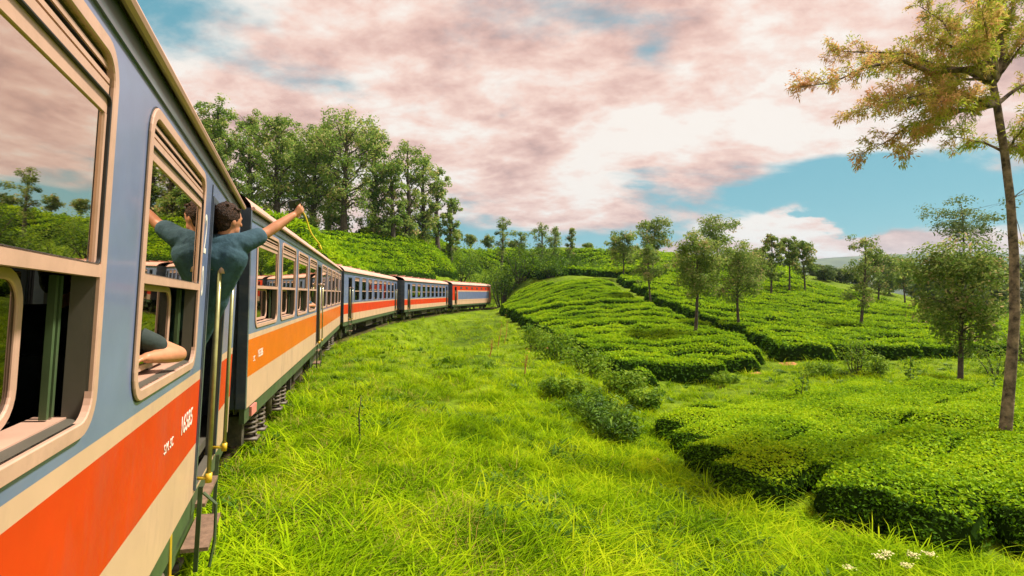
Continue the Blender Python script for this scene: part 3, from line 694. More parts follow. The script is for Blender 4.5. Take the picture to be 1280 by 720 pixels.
for k in range(6): MB().box(HALF - 0.01, HALF + 0.012, 3.2 + 2.55 * k, 4.1 + 2.55 * k, 2.88, 3.16).build('vent_grille', 'under_dark', carE)
MB().box(HALF - 0.02, HALF + 0.016, L_CAR - 0.55, L_CAR - 0.02, 0.96, 3.30).build('cab_corner', 'cream_paint', carE)

# ------------------------------------------------------------------ people
def remeshed(name, mb, voxel, material, parent=None, smooth_it=6):
    o = mb.build(name + '_tmp', material); md = o.modifiers.new('r', 'REMESH'); md.mode = 'VOXEL'; md.voxel_size = voxel; md.use_smooth_shade = True
    s = o.modifiers.new('s', 'SMOOTH'); s.factor = 0.5; s.iterations = smooth_it
    dg = bpy.context.evaluated_depsgraph_get(); me = bpy.data.meshes.new_from_object(o.evaluated_get(dg)); me.name = name
    bpy.data.objects.remove(o)
    n = bpy.data.objects.new(name, me); col.objects.link(n); me.materials.clear(); me.materials.append(MATS[material]); n.parent = parent
    return n
def lerp(a, b, t): return np.asarray(a, float) * (1 - t) + np.asarray(b, float) * t
def unit(v): v = np.asarray(v, float); return v / (np.linalg.norm(v) + 1e-9)
def add_hand(mb, wrist, dirv, palm_n, side, curl=0.9, size=1.0):
    """palm and five curled fingers; palm_n points out of the palm, side to the thumb"""
    d = unit(dirv); n = unit(np.asarray(palm_n) - d * np.dot(palm_n, d)); s = unit(np.cross(n, d)) * side; k = size
    for u in np.linspace(-0.030, 0.030, 5): mb.capsule(wrist + d * 0.005, wrist + d * 0.085 * k + s * u * k, 0.017 * k, 0.014 * k, 8)
    for i, (u, ln) in enumerate(((0.033, 0.068), (0.011, 0.078), (-0.011, 0.072), (-0.032, 0.056))):
        p = wrist + d * 0.088 * k + s * u * k; ang = 0.25
        for seg, (f, r0) in enumerate(((0.45, 0.0095), (0.32, 0.0088), (0.25, 0.0078))):
            ang += curl * (0.55 if seg == 0 else 0.8)
            q = p + (d * math.cos(ang) + n * math.sin(ang)) * ln * f * k * 1.15; mb.capsule(p, q, r0 * k, (r0 - 0.001) * k, 8); p = q
    p = wrist + d * 0.028 * k + s * 0.036 * k; q = p + (d * 0.5 + s * 0.55 + n * 0.45) * 0.045 * k; mb.capsule(p, q, 0.014 * k, 0.011 * k, 8)
    r_ = q + (d * 0.85 + n * 0.5 - s * 0.1) * 0.036 * k; mb.capsule(q, r_, 0.0105 * k, 0.0085 * k, 8)
def add_head(mb, c, face, up, hairmb, s=1.0):
    """head with face, nose, ears and a hair cap; face = direction looked in"""
    f = unit(face); u = unit(np.asarray(up) - f * np.dot(up, f)); r = np.cross(f, u); M_ = np.stack([f, r, u], 1)
    mb.ellipsoid(c + u * 0.02, (0.098 * s, 0.078 * s, 0.112 * s), M_)
    mb.ellipsoid(c + f * 0.028 - u * 0.062, (0.062 * s, 0.056 * s, 0.058 * s), M_)            # jaw
    mb.capsule(c + f * 0.086 + u * 0.012, c + f * 0.108 - u * 0.024, 0.010, 0.015, 8)            # nose
    mb.ellipsoid(c + f * 0.085 + u * 0.026, (0.016, 0.05, 0.012), M_)                            # brow
    mb.ellipsoid(c + f * 0.086 - u * 0.055, (0.012, 0.026, 0.011), M_)                           # lips
    for e in (-1, 1): mb.ellipsoid(c + r * e * 0.078 - f * 0.005 - u * 0.008, (0.019, 0.010, 0.031), M_)
    if hairmb is not None:
        hairmb.ellipsoid(c - f * 0.018 + u * 0.040, (0.104 * s, 0.090 * s, 0.106 * s), M_)
        hairmb.ellipsoid(c - f * 0.045 - u * 0.018, (0.066 * s, 0.074 * s, 0.075 * s), M_)
        for k in range(46):
            a = random.uniform(0, 6.28); b = random.uniform(0.0, 1.25)
            v = f * math.sin(b) * math.cos(a) + r * math.sin(b) * math.sin(a) + u * math.cos(b)
            p = c - f * 0.012 + u * 0.036 + v * 0.092; hairmb.capsule(p, p + (v * 0.5 + np.array([random.uniform(-.5, .5) for _ in range(3)])) * 0.026, 0.014, 0.006, 6)

def w_local(p): return np.array(MA @ Vector(p))
px_at = lambda px, py, Y: np.array(w_at(px, py, Y))

def leaning_man():
    root = empty('person'); floor = w_local((1.02, 17.95, 1.14))
    root.location = floor
    head = px_at(285, 276, 4.40); neck = head + np.array([-0.035, -0.01, -0.125])
    shR = px_at(303, 304, 4.42); shL = neck + np.array([-0.20, -0.10, -0.10])
    chest = lerp(shR, shL, 0.52) + np.array([0, 0, -0.10]); hip = lerp(chest, floor, 0.30) + np.array([-0.17, 0.09, -0.06]); hip[2] = floor[2] + 0.93
    elb = px_at(333, 291, 4.56); wri = px_at(366, 269, 4.72); hd_ = unit(px_at(384, 254, 4.80) - wri)
    elL = shL + np.array([-0.12, 0.04, -0.28]); wrL = elL + np.array([0.10, 0.18, -0.16])
    B = MB(); H = MB(); S = MB(); P = MB()
    add_head(B, head, (0.50, 0.86, 0.0), (0.12, 0, 1), H, 1.02)
    B.capsule(neck + np.array([0, 0, -0.05]), head + np.array([0, 0, -0.05]), 0.062, 0.055)
    torso = ((chest, 0.14, 0.06), (lerp(chest, hip, 0.5), 0.135, 0.06), (hip, 0.13, 0.06))
    def trunk(mb, g):
        ax = unit(shR - shL)
        mb.capsule(shL, shR, 0.078 + g, 0.074 + g); mb.capsule(neck + np.array([0, 0, -0.06]), lerp(shL, shR, 0.75), 0.07 + g, 0.07 + g); mb.capsule(neck + np.array([0, 0, -0.06]), lerp(shL, shR, 0.25), 0.07 + g, 0.07 + g)
        for (a, ra, w), (b, rb, w2) in zip(torso, torso[1:]):
            for e in (-1, 1): mb.capsule(a + ax * e * w * 1.6, b + ax * e * w2 * 1.3, ra * 0.88 + g, rb * 0.88 + g)
        mb.capsule(lerp(shR, chest, 0.4), chest, 0.10 + g, 0.12 + g); mb.capsule(lerp(shL, chest, 0.4), chest, 0.10 + g, 0.12 + g)
    trunk(B, -0.012)
    B.capsule(shR, elb, 0.056, 0.044); B.capsule(elb, lerp(elb, wri, 0.35), 0.043, 0.043); B.capsule(lerp(elb, wri, 0.35), wri, 0.043, 0.028)
    add_hand(B, wri, hd_, np.array([-0.75, 0.45, 0.25]), 1, 0.75, 1.0)
    B.capsule(shL, elL, 0.054, 0.044); B.capsule(elL, wrL, 0.043, 0.027); add_hand(B, wrL, unit(wrL - elL), (0, 1, 0), -1, 0.8)
    feet = []
    for e in (-1, 1):
        hp = hip + np.array([0.09 * e, 0.02 * e, -0.02]); ft = floor + np.array([0.09 * e - 0.05, 0.10 * e, 0.07]); kn = lerp(hp, ft, 0.48) + np.array([0.03, 0.05, 0]); feet.append(ft)
        B.capsule(hp, kn, 0.085, 0.058); B.capsule(kn, lerp(kn, ft, 0.35), 0.056, 0.055); B.capsule(lerp(kn, ft, 0.35), ft, 0.055, 0.036); B.capsule(ft + np.array([0, 0, -0.03]), ft + np.array([0.10, 0.12, -0.045]), 0.038, 0.026)
        P.capsule(hp, kn, 0.102, 0.075); P.capsule(kn, ft + np.array([0, 0, 0.03]), 0.075, 0.058)
    P.capsule(hip + np.array([-0.05, 0, 0.06]), hip + np.array([0.05, 0, 0.06]), 0.145, 0.145)
    trunk(S, 0.014)
    cuff = lerp(shR, elb, 0.62)
    S.capsule(shR, cuff, 0.085, 0.074); S.capsule(shL, lerp(shL, elL, 0.6), 0.085, 0.074)
    inv = Matrix.Translation(-Vector(floor))
    for n_, mb, vx, mt, par in (('body', B, 0.0082, 'skin', root),):
        body = remeshed(n_, mb, vx, mt, par, 3)
    hr = remeshed('hair', H, 0.006, 'hair', root, 1)
    sh = remeshed('shirt', S, 0.010, 'teal_shirt', root, 5); tr = remeshed('trousers', P, 0.012, 'trousers', root, 4)
    sho = []
    for ft in feet:
        sm_ = MB(); sm_.capsule(ft + np.array([-0.03, -0.04, -0.025]), ft + np.array([0.10, 0.13, -0.035]), 0.046, 0.036); sho.append(remeshed('shoe', sm_, 0.008, 'shoe', root, 3))
    for o in [body, hr, sh, tr] + sho: o.matrix_parent_inverse = inv
    tag(root, 'dark-haired man in a teal shirt leaning out of the train door with one arm raised', 'person')
    # camera and strap in the raised hand
    c = wri + hd_ * 0.105 + np.array([-0.060, -0.015, 0.030])
    e = empty('pocket_camera', c)
    MB().box(-0.05, 0.05, -0.02, 0.02, -0.032, 0.032).build('camera_body', 'black_plastic', e); MB().tube([(0.018, -0.019, 0), (0.018, -0.034, 0)], 0.02, 14).build('lens', 'lens_glass', e)
    MB().box(-0.035, -0.015, -0.006, 0.006, 0.032, 0.038).build('shutter_button', 'steel_worn', e)
    e.rotation_euler = (0.2, -0.3, 0.5)
    t = np.linspace(0, 1, 14); sp = MB(); L0 = np.array([0.03, 0.0, -0.03])
    sp.tube(np.stack([L0[0] + 0.075 * t + 0.012 * np.sin(t * 7), 0.01 * np.sin(t * 5), L0[2] - 0.36 * t], 1), 0.0065, 6); sp.capsule((0.108, 0, -0.40), (0.114, 0, -0.43), 0.012, 0.009)
    st = sp.build('wrist_strap', 'yellow_strap', e, smooth=True)
    tag(e, 'small black camera with a dangling yellow strap held up in the raised hand', 'camera')
leaning_man()

def seated_passenger(M, yl, label, shirt, voxel, zs=2.02, flip=1):
    """someone on the bench whose bare forearm rests on the open window sill (carriage-local positions)"""
    L = lambda *p: np.array(M @ Vector(p))
    seat = L(0.98, yl, 1.60); root = empty('person', seat)
    f = np.array(M.to_3x3() @ Vector((0, 1, 0))); u = np.array(M.to_3x3() @ Vector((0, 0, 1))); r = np.array(M.to_3x3() @ Vector((1, 0, 0)))
    hip = seat + u * 0.12; chest = hip + u * 0.40 + f * 0.03; neck = chest + u * 0.20; head = neck + u * 0.15 + f * 0.02
    shR, shL = chest + r * 0.19 + u * 0.12, chest - r * 0.19 + u * 0.12
    elb = L(HALF + 0.02, yl + 0.34, zs + 0.055); wri = elb + f * -0.10 * 0 + np.array(M.to_3x3() @ Vector((-0.10, -0.235, 0.0)))
    B, S, H, P = MB(), MB(), MB(), MB()
    add_head(B, head, f * 0.9 + r * 0.3, u, H); B.capsule(neck - u * 0.05, head - u * 0.05, 0.058, 0.052)
    def trunk(mb, g):
        mb.capsule(shL, shR, 0.072 + g, 0.072 + g)
        for e in (-1, 1): mb.capsule(chest + r * e * 0.07, hip + r * e * 0.06, 0.115 + g, 0.115 + g)
        mb.capsule(neck - u * 0.05, lerp(neck, shR, 0.7), 0.06 + g, 0.06 + g); mb.capsule(neck - u * 0.05, lerp(neck, shL, 0.7), 0.06 + g, 0.06 + g)
    trunk(B, -0.012); trunk(S, 0.012)
    B.capsule(shR, elb, 0.052, 0.046); B.capsule(elb, lerp(elb, wri, 0.4), 0.046, 0.044); B.capsule(lerp(elb, wri, 0.4), wri, 0.044, 0.029)
    add_hand(B, wri, unit(wri - elb), -u, 1, 0.5)
    lp = hip + f * 0.30 - r * 0.1 + u * 0.02; elL = shL - u * 0.27 - r * 0.03 + f * 0.02
    B.capsule(shL, elL, 0.05, 0.042); B.capsule(elL, lp + u * 0.06, 0.042, 0.027); add_hand(B, lp + u * 0.06, f, -u, -1, 0.5)
    S.capsule(shR, lerp(shR, elb, 0.66), 0.070, 0.060); S.capsule(shL, lerp(shL, elL, 0.7), 0.08, 0.07)
    for e in (-1, 1):
        kn = hip + f * 0.42 + r * e * 0.10; ft = kn - u * 0.47 + f * 0.02
        B.capsule(hip + r * e * 0.09, kn, 0.08, 0.055); B.capsule(kn, ft, 0.055, 0.036); B.capsule(ft - u * 0.02, ft - u * 0.035 + f * 0.15, 0.036, 0.026)
        P.capsule(hip + r * e * 0.09, kn, 0.097, 0.072); P.capsule(kn, ft + u * 0.05, 0.072, 0.055)
    P.capsule(hip - r * 0.06 + u * 0.03, hip + r * 0.06 + u * 0.03, 0.13, 0.13)
    inv = Matrix.Translation(-Vector(seat))
    for o in (remeshed('body', B, voxel, 'skin', root, 3), remeshed('shirt', S, voxel * 1.4, shirt, root, 4), remeshed('hair', H, voxel, 'hair', root, 1), remeshed('trousers', P, voxel * 1.6, 'trousers', root, 3)):
        o.matrix_parent_inverse = inv
    tag(root, label, 'person')
seated_passenger(MA, 16.02, 'passenger in a dark short-sleeved shirt resting a bare forearm on the open window sill', 'black_shirt', 0.008)
bpy.context.view_layer.update()
seated_passenger(carB.matrix_world.copy(), 7.25, 'passenger resting an elbow on a window sill of the second carriage', 'teal_shirt', 0.016)

# ------------------------------------------------------------------ tea: clipped hedge rows, one object per row
def in_poly(px, py, poly):
    px = np.asarray(px); py = np.asarray(py); ins = np.zeros(px.shape, bool); n = len(poly)
    for i in range(n):
        x1, y1 = poly[i]; x2, y2 = poly[(i + 1) % n]
        c = ((y1 > py) != (y2 > py)) & (px < (x2 - x1) * (py - y1) / (y2 - y1 + 1e-9) + x1); ins ^= c
    return ins
def tea_row(path, width, hgt, leaf, dens, label, group, seed):
    """path: n x 2 ground line -> lumpy hedge core with a coat of leaves"""
    n = len(path); P = np.asarray(path); T = np.gradient(P, axis=0); T /= np.linalg.norm(T, axis=1)[:, None] + 1e-9; Nn = np.stack([T[:, 1], -T[:, 0]], 1)
    s = np.concatenate([[0], np.cumsum(np.linalg.norm(np.diff(P, axis=0), axis=1))])
    ph = random.uniform(0, 99)
    endf = np.clip(np.minimum(s, s[-1] - s) / 0.45, 0, 1) ** 0.5
    lump = 0.76 + 0.28 * vnoise(s * 1.05 + ph, ph, seed) + 0.14 * vnoise(s * 2.7 + ph, 3.3, seed)
    lumpw = 0.80 + 0.30 * vnoise(s * 0.95 + ph, 7.7, seed) + 0.10 * vnoise(s * 2.4, ph, seed)
    H = hgt * lump * (0.25 + 0.75 * endf); W = width * 0.5 * lumpw * (0.3 + 0.7 * endf)
    prof = np.array([(-0.92, -0.15), (-1.0, 0.45), (-0.84, 0.86), (-0.42, 1.0), (0.0, 1.03), (0.42, 1.0), (0.84, 0.86), (1.0, 0.45), (0.92, -0.15)]); k = len(prof)
    def surf(i, f, j, g):
        """point on the hedge: i,f along the row; j,g around the section"""
        c = P[i] * (1 - f)[:, None] + P[np.minimum(i + 1, n - 1)] * f[:, None]
        pw = prof[j] * (1 - g)[:, None] + prof[np.minimum(j + 1, k - 1)] * g[:, None]
        w = W[i] * (1 - f) + W[np.minimum(i + 1, n - 1)] * f; h = H[i] * (1 - f) + H[np.minimum(i + 1, n - 1)] * f
        xy = c + Nn[i] * (pw[:, 0] * w)[:, None]
        return np.column_stack([xy, ground(xy[:, 0], xy[:, 1]) + pw[:, 1] * h]), pw
    V = []
    for j in range(k):
        p, _ = surf(np.arange(n), np.zeros(n), np.full(n, j), np.zeros(n)); V.append(p)
    V = np.stack(V, 1); cen = V.mean(1, keepdims=True); V = cen + (V - cen) * 0.93; V = V.reshape(-1, 3)
    i, j = np.meshgrid(np.arange(n - 1), np.arange(k - 1), indexing='ij')
    q = np.stack([i * k + j, i * k + j + 1, (i + 1) * k + j + 1, (i + 1) * k + j], -1).reshape(-1, 4)
    far = float(np.clip(P[:, 1].mean() / 45.0, 1, 2)) if leaf > 0.18 else 1.0; dens /= far; leaf *= far ** 0.5
    cnt = max(20, int(dens * s[-1] * width * 1.5))
    li = rng.integers(0, n - 1, cnt); jj = np.where(rng.random(cnt) < 0.58, rng.integers(2, 6, cnt), rng.integers(0, 8, cnt))
    pos, pw = surf(li, rng.random(cnt), jj, rng.random(cnt))
    up = np.column_stack([Nn[li] * (pw[:, 0] * np.where(pw[:, 1] < 0.8, 1.3, 0.45))[:, None], np.where(pw[:, 1] < 0.8, 0.45, 1.0)])
    pos = pos + up * rng.uniform(-0.4, 0.9, cnt)[:, None] * leaf
    # bright young flush on plucking table; older flanks and row ends carry painted shade
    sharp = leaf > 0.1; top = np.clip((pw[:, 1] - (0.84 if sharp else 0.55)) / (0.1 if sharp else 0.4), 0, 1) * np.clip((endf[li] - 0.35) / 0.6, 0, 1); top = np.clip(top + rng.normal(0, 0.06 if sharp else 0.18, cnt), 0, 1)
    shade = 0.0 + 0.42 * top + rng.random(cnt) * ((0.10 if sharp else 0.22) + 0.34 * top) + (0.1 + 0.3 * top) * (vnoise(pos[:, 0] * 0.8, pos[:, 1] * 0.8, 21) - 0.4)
    pos[:, 2] += np.where(rng.random(cnt) < 0.06, rng.random(cnt) * leaf * 1.6, 0)      # stray shoots above the cut
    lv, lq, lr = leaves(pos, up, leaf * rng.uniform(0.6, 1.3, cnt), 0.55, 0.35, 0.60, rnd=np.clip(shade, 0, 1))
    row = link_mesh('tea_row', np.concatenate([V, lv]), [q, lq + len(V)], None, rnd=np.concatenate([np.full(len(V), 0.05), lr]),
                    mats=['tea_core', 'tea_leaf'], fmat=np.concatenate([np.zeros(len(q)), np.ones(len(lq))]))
    return tag(row, label, 'tea hedge', group)

TEA_POLYS = []
def tea_block(poly, dmin, dmax, ang, spacing, width, hgt, leaf, dens, label, group, seed, wav=0.5, bend=0.0, step=0.4, gap=0.0):
    TEA_POLYS.append((poly, dmin, dmax))
    a = R(ang); ax = np.array([math.cos(a), math.sin(a)]); nx = np.array([-math.sin(a), math.cos(a)])     # ax along the rows
    Pp = np.array(poly, float)
    Yc = (dmin + dmax) / 2; c0 = np.array([(Pp[:, 0].mean() - CX) / F * Yc, Yc]); ext = max(dmax - dmin, (Pp[:, 0].max() - Pp[:, 0].min()) / F * dmax) * 0.9
    s = np.arange(-ext, ext, step); made = 0
    for k, o in enumerate(np.arange(-ext, ext, spacing)):
        off = o + wav * (vnoise(s * 0.09, np.full(len(s), k * 0.17), seed) - 0.5) * 2 + 0.22 * (vnoise(s * 0.5, np.full(len(s), k * 3.1), seed) - 0.5) + bend * s * s
        Q = c0 + s[:, None] * ax + off[:, None] * nx
        ok = (Q[:, 1] > dmin) & (Q[:, 1] < dmax) & (Q[:, 0] > -78) & (Q[:, 0] < 112)
        z = ground(Q[:, 0], Q[:, 1]); px, py = to_px(np.column_stack([Q[:, 0], np.maximum(Q[:, 1], 0.5), z]))
        ok &= in_poly(px, py, poly) & (track_dist(Q[:, 0], Q[:, 1]) > 3.2)
        if gap: ok &= vnoise(s * 0.35, np.full(len(s), k * 1.9), seed + 5) > gap
        i = 0
        while i < len(s):
            if not ok[i]: i += 1; continue
            j = i
            while j < len(s) and ok[j]: j += 1
            if j - i >= 4:
                tea_row(Q[i:j], width * random.uniform(0.92, 1.06), hgt * random.uniform(0.9, 1.1), leaf, dens, label, group, seed + k); made += 1
            i = j
    return made
B = []
B.append(tea_block([(822, 548), (868, 597), (905, 625), (962, 652), (1012, 645), (1224, 505), (1250, 488), (1120, 489), (1000, 500), (890, 522)], 7, 26, 41, 1.08, 1.42, 0.54, 0.070, 720,
          'clipped tea row between the grass slope and the dark drain by the slim trunk', 'tea rows left of the drain in the near field', 31, 0.14))
B.append(tea_block([(1018, 666), (1236, 510), (1266, 488), (1390, 484), (1440, 690), (1290, 720), (1120, 690)], 6.5, 24, 41, 1.08, 1.42, 0.56, 0.074, 680,
          'clipped tea row round the foot of the tall leaning tree trunk', 'tea rows about the tall trunk', 37, 0.14))
B.append(tea_block([(622, 392), (660, 418), (700, 441), (745, 464), (800, 487), (880, 476), (962, 462), (940, 440), (868, 408), (800, 380), (760, 357), (660, 359)], 20, 78, 4, 1.95, 1.30, 0.86, 0.15, 185,
          'tea row sweeping across the rounded mound beside the grass bank', 'tea rows on the rounded mound', 43, 1.6, -0.006))
B.append(tea_block([(768, 353), (808, 378), (880, 409), (950, 440), (970, 458), (1060, 452), (1160, 450), (1300, 446), (1340, 444), (1330, 405), (1262, 403), (1130, 386), (1020, 360), (900, 345)], 28, 98, -3, 2.1, 1.36, 0.90, 0.185, 105,
          'tea row along the broad slope under the scattered shade trees', 'tea rows on the broad shaded slope', 53, 1.8, 0.002))
def tea_contours(poly, dmin, dmax, levels, width, hgt, leaf, dens, label, group, seed):
    """rows that follow the contour lines of the hillside rising away from the track"""
    TEA_POLYS.append((poly, dmin, dmax)); Ys = np.arange(dmin, dmax, 0.45); Xs = np.arange(-62, -4, 0.4); made = 0
    G = ground(*np.meshgrid(Xs, Ys, indexing='ij'))
    for k, h in enumerate(levels):
        path = []
        runs = []
        for j, Y in enumerate(Ys):
            up = np.where((G[:-1, j] >= h) & (G[1:, j] < h))[0]; ok = False
            if len(up):
                i = up[-1]; X = Xs[i] + 0.4 * (G[i, j] - h) / (G[i, j] - G[i + 1, j] + 1e-9); px, py = to_px(np.array([X, Y, h])); ok = bool(in_poly(px, py, poly)) and float(track_dist(X, Y)) > 3.2
                if ok and path and abs(X - path[-1][0]) > 1.2: runs.append(path); path = []
            if ok: path.append((X, Y))
            elif path: runs.append(path); path = []
        if path: runs.append(path)
        for r_ in runs:
            if len(r_) < 5: continue
            r_ = np.array(r_)
            for _ in range(6): r_[1:-1] = 0.25 * r_[:-2] + 0.5 * r_[1:-1] + 0.25 * r_[2:]
            tea_row(r_, width * random.uniform(0.92, 1.08), hgt, leaf, dens, label, group, seed + k); made += 1
    return made
B.append(tea_contours([(250, 225), (330, 240), (375, 268), (480, 284), (560, 302), (612, 310), (590, 338), (540, 348), (470, 352), (420, 352), (250, 300)], 38, 108, np.arange(1.6, 13, 1.0), 1.7, 1.0, 0.26, 72,
          'tea row on the steep hillside below the tall grove behind the train', 'tea rows below the grove', 61))
B.append(tea_block([(560, 318), (600, 342), (700, 352), (780, 350), (900, 343), (1010, 358), (1000, 342), (900, 327), (800, 317), (700, 315), (600, 316)], 84, 130, -2, 2.8, 2.2, 1.0, 0.33, 40,
          'tea row along the far skyline ridge with the small trees', 'tea rows on the skyline ridge', 71, 1.6))
print('tea rows', B)

# ------------------------------------------------------------------ trees and shrubs
def limb(p0, p1, sag, k=5, wob=0.05):
    p0 = np.asarray(p0, float); p1 = np.asarray(p1, float); t = np.linspace(0, 1, k)[:, None]; L = np.linalg.norm(p1 - p0)
    P = p0 * (1 - t) + p1 * t; P[:, 2] += sag * L * np.sin(t[:, 0] * math.pi)
    P[1:-1] += rng.normal(0, wob * L, (k - 2, 3)) * 0.5
    return P
def make_tree(name, base, H, R_, tr, label, group=None, f0=0.45, prof='oval', nl=14, npc=55, leaf=0.16, lmat='oak_leaf', bmat='bark_dark', lean=(0, 0), seed=0, clump=0.30, flat=0.7, droop=0.0, asp=0.45, cat='tree', sub=3):
    root = empty(name, base)
    k = 9; t = np.linspace(0, 1, k)
    HT = H; H = H - clump * R_ * 0.5
    path = np.stack([lean[0] * t ** 1.3 * H + 0.012 * H * np.sin(t * 5 + seed), lean[1] * t ** 1.3 * H + 0.012 * H * np.cos(t * 4 + seed * 2), t * H * 0.94 - 0.25 * (1 - t)], 1)
    tb = MB(); tb.tube(path, tr * (1.0 - 0.82 * t) * np.where(t == 0, 1.35, 1.0), 9)
    C = []; cr = []
    def at_t(f): return np.array([np.interp(f, t, path[:, i]) for i in range(3)])
    for i in range(nl):
        f = f0 + (0.97 - f0) * ((i + random.random() * 0.8) / nl)
        u = (f - f0) / (1 - f0)
        w = {'oval': math.sin(math.pi * (0.12 + 0.83 * u)) ** 0.7, 'column': 0.62 + 0.38 * math.sin(math.pi * u), 'flat': 0.35 + 0.75 * u ** 1.5, 'cone': 1.05 - 0.78 * u, 'top': 0.5 + 0.6 * math.sin(math.pi * min(1, u * 0.9 + .1))}[prof]
        az = i * 2.39996 + seed + random.uniform(-0.4, 0.4); ln = R_ * w * random.uniform(0.62, 1.18)
        el = R({'oval': 32, 'column': 38, 'flat': 14, 'cone': 22, 'top': 30}[prof] + random.uniform(-14, 16)) - droop
        p0 = at_t(max(f - 0.05, 0.1)); p1 = p0 + np.array([math.cos(az) * math.cos(el), math.sin(az) * math.cos(el), math.sin(el)]) * ln
        p1[2] = min(p1[2], H - clump * R_ * 0.7)
        P = limb(p0, p1, 0.06); r0 = tr * (1 - 0.8 * f) * 0.5; tb.tube(P, np.linspace(r0, r0 * 0.25, len(P)), 5, cap=False)
        for s_ in range(sub):
            g = 0.45 + 0.6 * (s_ + random.random()) / sub
            q = lerp(p0, p1, min(g, 1.0)) + rng.normal(0, R_ * 0.16, 3) * np.array([1, 1, flat]); C.append(q); cr.append(R_ * clump * random.uniform(0.65, 1.25))
            b0 = lerp(p0, p1, max(g - 0.25, 0.15)); tb.tube(limb(b0, q, 0.05, 3), (r0 * 0.35, r0 * 0.25, r0 * 0.12), 4, cap=False)
    tp = at_t(0.96)
    for s_ in range(2): C.append(tp + rng.normal(0, R_ * 0.10, 3)); cr.append(R_ * clump * 0.8)
    tb.build('trunk', bmat, root, smooth=True)
    C = np.array(C); cr = np.array(cr); n = npc
    d = rng.normal(0, 1, (len(C), n, 3)); d /= np.linalg.norm(d, axis=2)[:, :, None]; rr = rng.random((len(C), n, 1)) ** 0.45
    off = d * rr * cr[:, None, None] * np.array([1, 1, flat]); pos = (C[:, None] + off).reshape(-1, 3)
    nrm = (d * 0.7 + np.array([0, 0, 0.7])).reshape(-1, 3)
    ctone = rng.normal(0, 0.13, (len(C), 1)) + np.zeros((1, n))
    rv = np.clip(rng.random((len(C), n)) * 0.75 + 0.12 + ctone, 0, 1).ravel()
    v, q, r_ = leaves(pos, nrm, leaf * rng.uniform(0.6, 1.35, len(pos)), asp, 0.3, 0.6, rnd=rv)
    link_mesh('crown', v, [q], lmat, root, rnd=r_)
    return tag(root, label, cat, group)

# the tall grove on the hill behind the train
grove = [  # px, depth, top row, half width px, profile
    (276, 80, 118, 34, 'column'), (312, 86, 132, 30, 'column'), (346, 78, 130, 40, 'oval'), (392, 84, 150, 36, 'oval'), (432, 80, 130, 50, 'oval'), (468, 86, 146, 30, 'column'),
    (508, 88, 170, 32, 'column'), (528, 92, 186, 24, 'column'), (546, 94, 200, 20, 'column'), (564, 96, 240, 16, 'column'), (372, 92, 158, 30, 'oval'), (255, 90, 138, 30, 'column'), (410, 94, 150, 32, 'oval'), (490, 84, 190, 22, 'column')]
for i, (px, Y, ty_, hw, pr) in enumerate(grove):
    b = at_depth(px, Y); top = EYE - (ty_ - HY) / F * Y; H = top - b[2]; R_ = hw / F * Y
    lb = 'tall leafy tree of the dense grove on the hill behind the train'
    if i in (6, 7, 8, 13): lb = 'slender see-through tree at the thinning end of the hilltop grove'
    if i == 9: lb = 'short young tree standing last at the end of the hilltop grove'
    make_tree('grove_tree', b, H, R_, 0.028 * H, lb, 'trees of the hilltop grove' if i != 9 else None, 0.26 if pr == 'oval' else 0.24, pr, 40 if i not in (6, 7, 8, 9, 13) else 24, 58 if i not in (6, 7, 8, 9, 13) else 44, 0.44, 'grove_leaf', 'bark_dark', (random.uniform(-.03, .03), 0), i, 0.235, 0.85, sub=3)
for px, Y, hp in ((470, 84, 26), (505, 88, 30), (530, 92, 36), (420, 82, 24), (385, 78, 20)):      # undergrowth of the grove
    b = at_depth(px, Y); make_tree('young_tree', b, hp / F * Y * 1.3, 20 / F * Y, 0.10, 'low bushy tree under the tall hilltop grove', 'undergrowth trees of the grove', 0.1, 'oval', 16, 60, 0.42, 'grove_leaf', 'bark_dark', seed=px, clump=0.4, sub=2)

# small trees on the skyline ridge
for px, Y, ty_, hw, pr, lb in ((588, 122, 291, 9, 'oval', 'tiny round tree on the skyline just past the grove'), (610, 124, 293, 8, 'oval', 'tiny thin tree on the skyline beside the taller two-tier tree'),
        (627, 112, 264, 12, 'top', 'tall two-tier tree on the skyline above the shrubs'), (652, 118, 285, 12, 'flat', 'flat-topped small tree on the skyline'),
        (677, 110, 271, 14, 'top', 'tallest of the close trio of skyline trees'), (694, 116, 281, 12, 'flat', 'middle broad-headed tree of the skyline trio'),
        (713, 110, 279, 8, 'column', 'narrow dark tree closing the skyline trio'), (570, 118, 285, 9, 'column', 'thin tree on the skyline touching the end of the grove'), (640, 130, 300, 6, 'oval', 'tiny shrub-like tree low on the skyline'), (735, 135, 303, 7, 'oval', 'tiny distant tree low on the ridge right of the trio')):
    b = at_depth(px, Y); H = EYE - (ty_ - HY) / F * Y - b[2]; R_ = hw / F * Y
    make_tree('ridge_tree', b, H, R_, 0.022 * H + 0.05, lb, 'small trees on the skyline ridge', 0.40, pr, 12, 40, 0.40, 'oak_leaf', 'bark_dark', (random.uniform(-.04, .04), 0), px, 0.42, 0.7)

